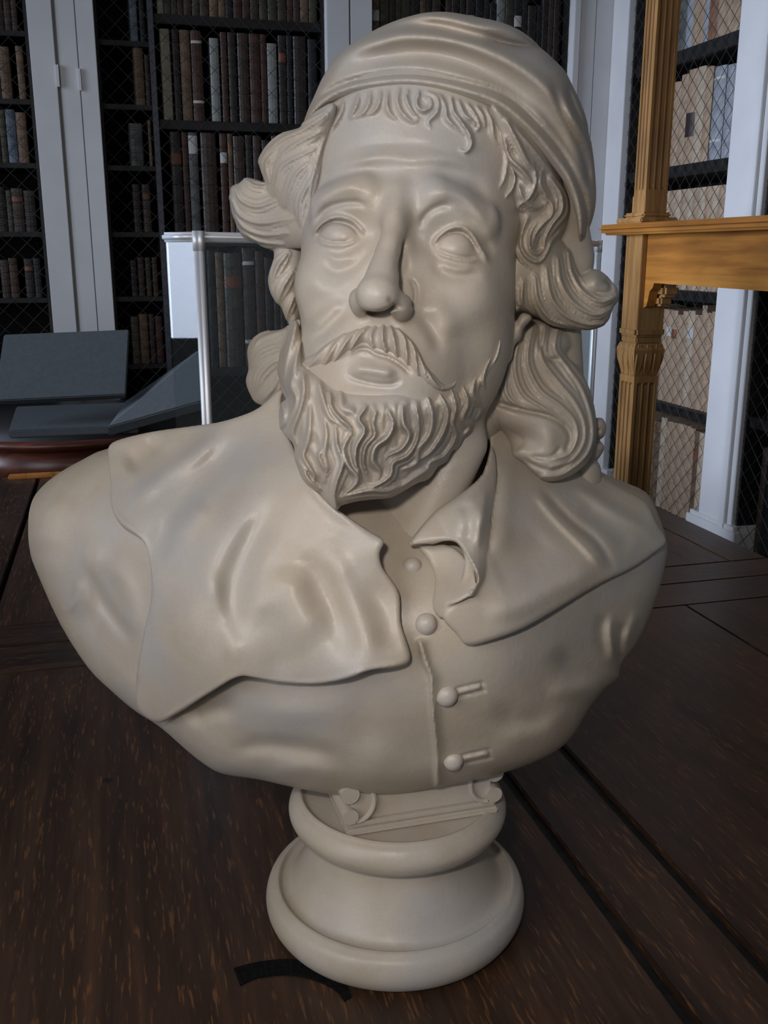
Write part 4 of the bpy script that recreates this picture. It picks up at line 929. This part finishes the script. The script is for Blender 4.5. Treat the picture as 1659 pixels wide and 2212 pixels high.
put_row(from_px(zx([(350, 430, 340, 'black', None), (438, 520, 360, 'tan', None), (525, 720, 372, 'olive', 'red'), (728, 860, 300, 'brown', 'two'), (866, 960, 350, 'red-brown', None), (966, 1050, 420, 'dark brown', None), (1056, 1120, 440, 'brown', None), (1126, 1190, 460, 'brown', None), (1196, 1290, 400, 'dark brown', None), ], 4.808, (360, 470)), .905), .905, 'back', cM, 'fourth row', GC)
put_row(fill(.0, .655, .30, .36, DK + ['tan', 'cream'], .024, .042, 7), 2.318, 'back', cM, 'top row', GC)
cC = 'bookcase behind the cap'
put_row(fill(.89, 1.76, .40, .47, DK + ['tan', 'pale grey'], .024, .045, 9, .05), 2.04, 'back', cC, 'top row', GD)

def case_right(label, y0, y1, shelves):
    oy = (y0 + y1) / 2; t = empty('bookcase', (XW, oy, 0), 0, label, 'bookcase'); t.matrix_world = Matrix.Translation((XW, oy, 0))
    box('back_panel', .36, .38, y0 - oy, y1 - oy, 0, ZT, M_DARKIN, t); box('side_panel', .02, .37, y0 - oy, y0 - oy + .012, 0, ZT, M_SHELF, t); box('side_panel', .02, .37, y1 - oy - .012, y1 - oy, 0, ZT, M_SHELF, t)
    for (z, th) in shelves: box('shelf', .03, .36, y0 - oy + .013, y1 - oy - .013, z - th, z, M_SHELF, t, .002)
    lattice('wire_mesh', t, 'x', .010, y0 - oy + .01, y1 - oy - .01, .20, ZT - .1, .050, .0013)
    return t
case_right('wire-fronted bookcase with pale books, behind the golden oak stand', 2.515, 3.31, [(2.172, .05), (1.737, .045), (1.245, .04), (.770, .035), (.30, .03)])
case_right('wire-fronted bookcase at the right edge with dark folios below', 1.30, 2.290, [(2.30, .04), (1.83, .045), (1.32, .04), (.81, .04), (.20, .03)])
def fillR(y0, y1, *a, **k):      # picture order on the right wall runs from far to near
    return [(y0 + y1 - c, w, h, q, l) for (c, w, h, q, l) in fill(y0, y1, *a, **k)]
PL = ['sandy', 'sandy', 'buff', 'buff', 'tan']
cR = 'case behind oak stand'
put_row(fillR(2.53, 3.29, .33, .40, ['grey', 'dark brown', 'rusty', 'sandy', 'silver-grey'], .03, .06, seed=21, gap=.02), 2.172, 'right', cR, 'top row', GE)
put_row([(3.25, .05, .34, 'rusty', None), (3.195, .05, .30, 'sandy', None), (3.135, .05, .33, 'sandy', None), (3.08, .05, .34, 'rusty', None), (3.02, .055, .34, 'sandy', None), (2.965, .05, .35, 'sandy', None), (2.905, .06, .36, 'sandy', 'mid'), (2.845, .055, .36, 'buff', None), (2.79, .05, .35, 'sandy', None), (2.715, .075, .34, 'silver-grey', 'two'), (2.645, .05, .33, 'silver-grey', None), (2.59, .055, .35, 'black', None), (2.545, .03, .33, 'black', None)], 1.737, 'right', cR, 'second row', GE)
put_row([(3.27 - .045 * i, .042, .40, 'buff' if i % 2 else 'sandy', 'mid') for i in range(17)], 1.245, 'right', cR, 'third row', GE)
put_row(fillR(2.53, 3.29, .37, .42, PL, .032, .055, seed=23, gap=.0), .770, 'right', cR, 'fourth row', GE)
put_row(fillR(2.53, 3.29, .36, .42, PL, .032, .055, seed=24, gap=.0), .30, 'right', cR, 'fifth row', GE)
cE = 'case at right edge'
put_row(fillR(1.32, 2.24, .36, .43, ['rusty', 'sandy', 'brown'], .05, .08, seed=25, gap=.02), 1.32, 'right', cE, 'second row', GE)
put_row([(2.19, .085, .44, 'rusty', None), (2.11, .07, .45, 'black', None), (2.035, .07, .45, 'rusty', None), (1.96, .07, .44, 'sandy', None), (1.88, .08, .44, 'brown', None)], .81, 'right', cE, 'third row', GE)
put_row([(2.225, .03, .50, 'brown', None), (2.17, .075, .50, 'black', None), (2.09, .075, .50, 'black', None), (2.01, .075, .49, 'black', None), (1.93, .08, .5, 'black', None), (1.84, .08, .48, 'dark brown', None)], .20, 'right', cE, 'bottom row', GE)

# ------------------------------------------------------------------ the table under the bust
tb = empty('library_table', (0, 0, 0), 0, 'large dark oak library table of joined boards under the bust', 'table')
TX0, TX1, TY0, TY1 = -1.60, 1.10, -.55, 2.19
def board(x0, x1, y0, y1, m, dz=0.0):
    bm = bmesh.new(); add_box(bm, x0, x1, y0, y1, TABLE_Z - .035, TABLE_Z + dz, .0022); done(bm, 'board', m, tb)
for (a, b) in ((TX0, -.752), (-.750, .1985), (.2110, .2985), (.3110, .7640), (.7655, TX1)): board(a, b, TY0, .702, M_TY)
board(TX0, TX1, .704, .818, M_TX, -.0004); board(TX0, TX1, .8195, .918, M_TX, -.0002)
for (a, b) in ((TX0, -.4955), (-.4850, .352), (.3535, 1.0075), (1.0090, TX1)): board(a, b, .920, TY1, M_TY)
box('underframe', TX0 + .06, TX1 - .06, TY0 + .06, TY1 - .06, TABLE_Z - .15, TABLE_Z - .036, M_TX, tb)
box('groove_strip', .1985, .2110, TY0, .702, TABLE_Z - .035, TABLE_Z - .007, M_SHELF, tb); box('groove_strip', .2985, .3110, TY0, .702, TABLE_Z - .035, TABLE_Z - .007, M_SHELF, tb)
for x in (TX0 + .1, TX1 - .18):
    for y in (TY0 + .1, TY1 - .18): box('leg', x, x + .08, y, y + .08, 0, TABLE_Z - .14, M_TY, tb, .004)
tag(box('wooden_strip', -.575, -.395, 2.150, 2.184, TABLE_Z, TABLE_Z + .011, M_OAKY, None, .003), 'light brown wooden strip lying on the far edge of the table', 'strip')
# black webbing strap caught under the socle
def strap():
    P = smooth_line([(512, 2112), (545, 2100), (585, 2093), (625, 2091), (668, 2098), (705, 2112), (735, 2132), (752, 2160)], 6)
    wd = np.interp(np.linspace(0, 1, len(P)), [0, .15, .6, .8, 1], [20, 17, 17, 15, 9])
    bm = bmesh.new(); prev = None
    for i, (u, v) in enumerate(P):
        t = P[min(i + 1, len(P) - 1)] - P[max(i - 1, 0)]; t = t / np.linalg.norm(t); n = np.array([-t[1], t[0]])
        a = wz(u + n[0] * wd[i], v + n[1] * wd[i]); b = wz(u - n[0] * wd[i], v - n[1] * wd[i]); hz = .0012 + .0002 * (i % 2)
        cur = [bm.verts.new((a.x, a.y, TABLE_Z + .0002)), bm.verts.new((a.x, a.y, TABLE_Z + hz)), bm.verts.new((b.x, b.y, TABLE_Z + hz)), bm.verts.new((b.x, b.y, TABLE_Z + .0002))]
        if prev:
            for q in range(4): bm.faces.new((prev[q], prev[(q + 1) % 4], cur[(q + 1) % 4], cur[q]))
        else: bm.faces.new(cur[::-1])
        prev = cur
    bm.faces.new(prev); bmesh.ops.recalc_face_normals(bm, faces=bm.faces)
    tag(done(bm, 'webbing_strap', M_FELT), 'black ribbed webbing strap on the table, running under the socle', 'strap')
strap()

# ------------------------------------------------------------------ aluminium framed glass case behind the bust
p0 = wy(428, 500, .80); d1 = Vector((.797, .603, 0)); LEN, WID = 1.42, .085
gc = empty('display_case', (p0.x, p0.y, TABLE_Z), math.atan2(.603, .797), 'long narrow glass display case with aluminium frame, standing behind the bust', 'display case')
ZH = p0.z - TABLE_Z; R_ = .0085
def rod(name, a, b, r=R_, mat=M_ALU, parent=gc):
    a = Vector(a); b = Vector(b); bm = bmesh.new(); L = (b - a).length
    bmesh.ops.create_cube(bm, size=1.0)
    for w in bm.verts: w.co = Vector((w.co.x * 2 * r, w.co.y * 2 * r, (w.co.z + .5) * L))
    bmesh.ops.bevel(bm, geom=[e for e in bm.edges if abs(e.verts[0].co.z - e.verts[1].co.z) > L * .5], offset=r * .6, segments=3, affect='EDGES')
    q = (b - a).to_track_quat('Z', 'Y'); bm.transform(Matrix.Translation(a) @ q.to_matrix().to_4x4()); return done(bm, name, mat, parent, True)
for x in (0, LEN):
    for y in (0,): rod('corner_post', (x, y, 0), (x, y, ZH - .012)); rod('corner_joint', (x, y, ZH - .030), (x, y, ZH + .001), R_ * 1.12)
for z, nm in ((ZH - .008, 'top_rail'), (.010, 'bottom_rail')):
    for y in (0, WID): rod(nm, (.006, y, z), (LEN - .006, y, z), R_ * .9)
    for x in (0, LEN): rod(nm, (x, .006, z), (x, WID - .006, z), R_ * .9)
for y in (0, WID): box('glass_pane', .008, LEN - .008, y - .002, y + .002, .018, ZH - .016, M_GLASS, gc)
for x in (0, LEN): box('glass_pane', x - .002, x + .002, .008, WID - .008, .018, ZH - .016, M_GLASS, gc)
box('base_board', 0, LEN, 0, WID, .002, .010, M_PAINT, gc)

# ------------------------------------------------------------------ golden oak stand on the right
st = empty('oak_stand', (1.45, 2.17, 0), 0, 'golden oak stand with fluted columns and a carved capital, in front of right wall', 'stand')
def oak(name, x0, x1, y0, y1, z0, z1, mat=M_OAKZ, bev=.002): return box(name, x0 - 1.45, x1 - 1.45, y0 - 2.17, y1 - 2.17, z0, z1, mat, st, bev)
def fluted(name, x0, x1, y0, y1, z0, z1, n=3, mat=M_OAKZ, taper=1.0):
    """square column with n hollow flutes on every face"""
    def ring(s, deep):
        cx, cy = (x0 + x1) / 2 - 1.45, (y0 + y1) / 2 - 2.17; hx, hy = (x1 - x0) / 2 * s, (y1 - y0) / 2 * s; pts = []
        cs = [(-hx, -hy), (hx, -hy), (hx, hy), (-hx, hy)]
        for k in range(4):
            a = Vector(cs[k]); b = Vector(cs[(k + 1) % 4]); e = b - a; L = e.length; e.normalize(); nrm = Vector((e.y, -e.x)); m = L * .10; fw = (L - 2 * m) / n
            pts.append(a)
            for i in range(n):
                c = m + fw * (i + .5); r = fw * .40
                for q in range(7):
                    t = math.pi * q / 6; pts.append(a + e * (c - r * math.cos(t)) - nrm * (r * 1.1 * math.sin(t) * deep))
        return [(p.x + cx, p.y + cy) for p in pts]
    V = []; F_ = []; lv = [(z0, 1, .0), (z0 + .022, 1, .0), (z0 + .030, 1, 1), (z1 - .030, taper, 1), (z1 - .022, taper, .0), (z1, taper, .0)]
    for z, s, d in lv: V += [(x, y, z) for x, y in ring(s, d)]
    n_ = len(V) // len(lv)
    for i in range(len(lv) - 1):
        for k in range(n_): F_.append((i * n_ + k, i * n_ + (k + 1) % n_, (i + 1) * n_ + (k + 1) % n_, (i + 1) * n_ + k))
    F_.append(tuple(range(n_))[::-1]); F_.append(tuple(range((len(lv) - 1) * n_, len(lv) * n_)))
    return link(name, mesh_from(name, V, F_), mat, st)
def leg_set(y0, y1):
    fluted('fluted_leg', 1.455, 1.545, y0 + .004, y1 - .004, 0.0, .985, 3, taper=1.0)
    oak('leg_block', 1.45, 1.549, y0, y1, 1.14, 1.456)
    cx, cy = 1.4995 - 1.45, (y0 + y1) / 2 - 2.17
    bm = bmesh.new()
    add_box(bm, cx - .056, cx + .056, cy - .060, cy + .060, 1.118, 1.150, .008); add_box(bm, cx - .048, cx + .048, cy - .052, cy + .052, 1.095, 1.120, .004)
    lv = [(.985, .043), (1.005, .046), (1.04, .055), (1.075, .058), (1.096, .050)]; prev = None
    for z, r in lv:
        cur = [bm.verts.new((cx + sx * r, cy + sy * (r + .004), z)) for sx, sy in ((-1, -1), (1, -1), (1, 1), (-1, 1))]
        if prev:
            for q in range(4): bm.faces.new((prev[q], prev[(q + 1) % 4], cur[(q + 1) % 4], cur[q]))
        prev = cur
    done(bm, 'capital', M_OAKZ, st)
    for face in range(4):                                     # carved leaves round the capital
        for k in range(3):
            bm = bmesh.new(); t = (k - 1) * .034; prev = None
            for i in range(13):
                s = i / 12; z = 1.092 - .108 * s; wv = .013 * (math.sin(math.pi * (.12 + .80 * s)) + .15); out = .052 + .011 * math.sin(math.pi * (1 - s) * .9) - .012 * s + (.010 * max(0, s - .8) * 5 * .5)
                cur = []
                for q in range(8):
                    a = 2 * math.pi * q / 8; x = t + wv * math.cos(a); y = -(out + .0045 * math.sin(a) + .003 * math.cos(2 * a)) + .004
                    if face == 0: c = (x, y)
                    elif face == 1: c = (-y, x)
                    elif face == 2: c = (-x, -y)
                    else: c = (y, -x)
                    cur.append(bm.verts.new((cx + c[0], cy + c[1] * 1.06, z)))
                if prev:
                    for q in range(8): bm.faces.new((prev[q], prev[(q + 1) % 8], cur[(q + 1) % 8], cur[q]))
                prev = cur
            bm.faces.new(prev); done(bm, 'carved_leaf', M_OAKZ, st, True)
leg_set(2.170, 2.280); leg_set(.95, 1.06)
# slab with a rounded nose
bm = bmesh.new(); add_box(bm, 1.395 - 1.45, 1.62 - 1.45, .90 - 2.17, 2.395 - 2.17, 1.459, 1.487, .012); add_box(bm, 1.415 - 1.45, 1.60 - 1.45, .92 - 2.17, 2.37 - 2.17, 1.452, 1.462, .003)
done(bm, 'slab', M_OAKY, st, False)
# apron with a shaped bracket beside the leg
def apron():
    prof = [(2.168, 1.215), (2.150, 1.222), (2.142, 1.245), (2.136, 1.270), (2.118, 1.282), (2.110, 1.298), (1.06, 1.288), (1.06, 1.455), (2.168, 1.455)]
    V = [(1.468 - 1.45, y - 2.17, z) for y, z in prof] + [(1.500 - 1.45, y - 2.17, z) for y, z in prof]; n = len(prof)
    F_ = [tuple(range(n))[::-1], tuple(range(n, 2 * n))] + [(k, (k + 1) % n, n + (k + 1) % n, n + k) for k in range(n)]
    link('apron', mesh_from('apron', V, F_), M_OAKY, st)
apron()
bm = bmesh.new(); add_box(bm, 1.50 - 1.45, 1.56 - 1.45, 2.100 - 2.17, 2.1695 - 2.17, 1.252, 1.292, .010); add_box(bm, 1.50 - 1.45, 1.548 - 1.45, 2.12 - 2.17, 2.1695 - 2.17, 1.222, 1.256, .008); done(bm, 'bracket', M_OAKZ, st)
oak('column_plinth', 1.428, 1.564, 2.150, 2.320, 1.488, 1.506, M_OAKZ, .004); oak('column_plinth', 1.440, 1.545, 2.160, 2.290, 1.505, 1.522, M_OAKZ, .006)
oak('column_block', 1.450, 1.531, 2.171, 2.255, 1.521, 1.575)
fluted('fluted_column', 1.451, 1.530, 2.172, 2.248, 1.570, 2.62, 3)
oak('column_plinth', 1.43, 1.56, .95, 1.09, 1.488, 1.52); fluted('fluted_column', 1.451, 1.530, .97, 1.05, 1.52, 2.62, 3)

# ------------------------------------------------------------------ dark round table with grey foam book rests
rt = empty('round_table', (-.42, 2.95, 0), 0, 'dark red mahogany round table behind the far table edge', 'table')
RZ = .800
lt = lambda nm, pr, mt: link(nm, lathe(nm, pr, 96), mt, rt)
lt('top', [(0.30, RZ - .034), (.482, RZ - .034), (.496, RZ - .028), (.503, RZ - .018), (.503, RZ - .010), (.494, RZ), (.30, RZ)], M_MAHOG)
lt('leather_top', [(.02, RZ - .002), (.478, RZ - .002), (.480, RZ + .0005), (.02, RZ + .0006)], M_LEATHER)
lt('apron', [(.465, RZ - .150), (.472, RZ - .146), (.472, RZ - .034), (.40, RZ - .034)], M_MAHOG)
lt('pedestal', [(.22, .0), (.22, .03), (.10, .07), (.055, .14), (.05, .35), (.075, .50), (.10, .60), (.12, .66)], M_MAHOG)
def foam(name, quad, down, label):
    """quad: four world corners of the top face (near left, near right, far right, far left); down: thickness vector"""
    V = [Vector(q) for q in quad] + [Vector(q) + Vector(down) for q in quad]
    bm = bmesh.new(); vs = [bm.verts.new(v) for v in V]
    for f in ((0, 1, 2, 3), (7, 6, 5, 4), (0, 4, 5, 1), (1, 5, 6, 2), (2, 6, 7, 3), (3, 7, 4, 0)): bm.faces.new([vs[i] for i in f])
    bmesh.ops.recalc_face_normals(bm, faces=bm.faces)
    bmesh.ops.bevel(bm, geom=list(bm.edges), offset=.004, segments=2, affect='EDGES')
    tag(done(bm, name, M_FOAM), label, 'book rest', 'grey foam book rests')
q2 = [wy(18, 930, 2.56), wy(300, 930, 2.56), wy(300, 868, 2.92), wy(34, 868, 2.92)]
zt = (q2[0].z + q2[2].z) / 2
h2 = q2[0].z - RZ - .001
foam('foam_slab', [(q2[0].x, 2.56, q2[0].z), (q2[1].x, 2.56, q2[0].z), (q2[2].x, 2.92, q2[2].z), (q2[3].x, 2.92, q2[2].z)], (0, 0, -min(h2, .05)), 'lowest grey foam slab lying flat on the round table')
q1 = [wy(-12, 866, 2.60), wy(272, 852, 2.60), wy(279, 711, 2.80), wy(8, 722, 2.80)]
foam('foam_slab', q1, (.0, .032, -.020), 'large grey foam slab propped upright on top of the lowest slab')
q3 = [wy(232, 922, 2.53), wy(450, 862, 2.53), wy(452, 738, 2.74), wy(270, 868, 2.74)]
foam('foam_slab', q3, (.0, .012, -.036), 'grey foam slab sloping up to the right, beside the glass case')
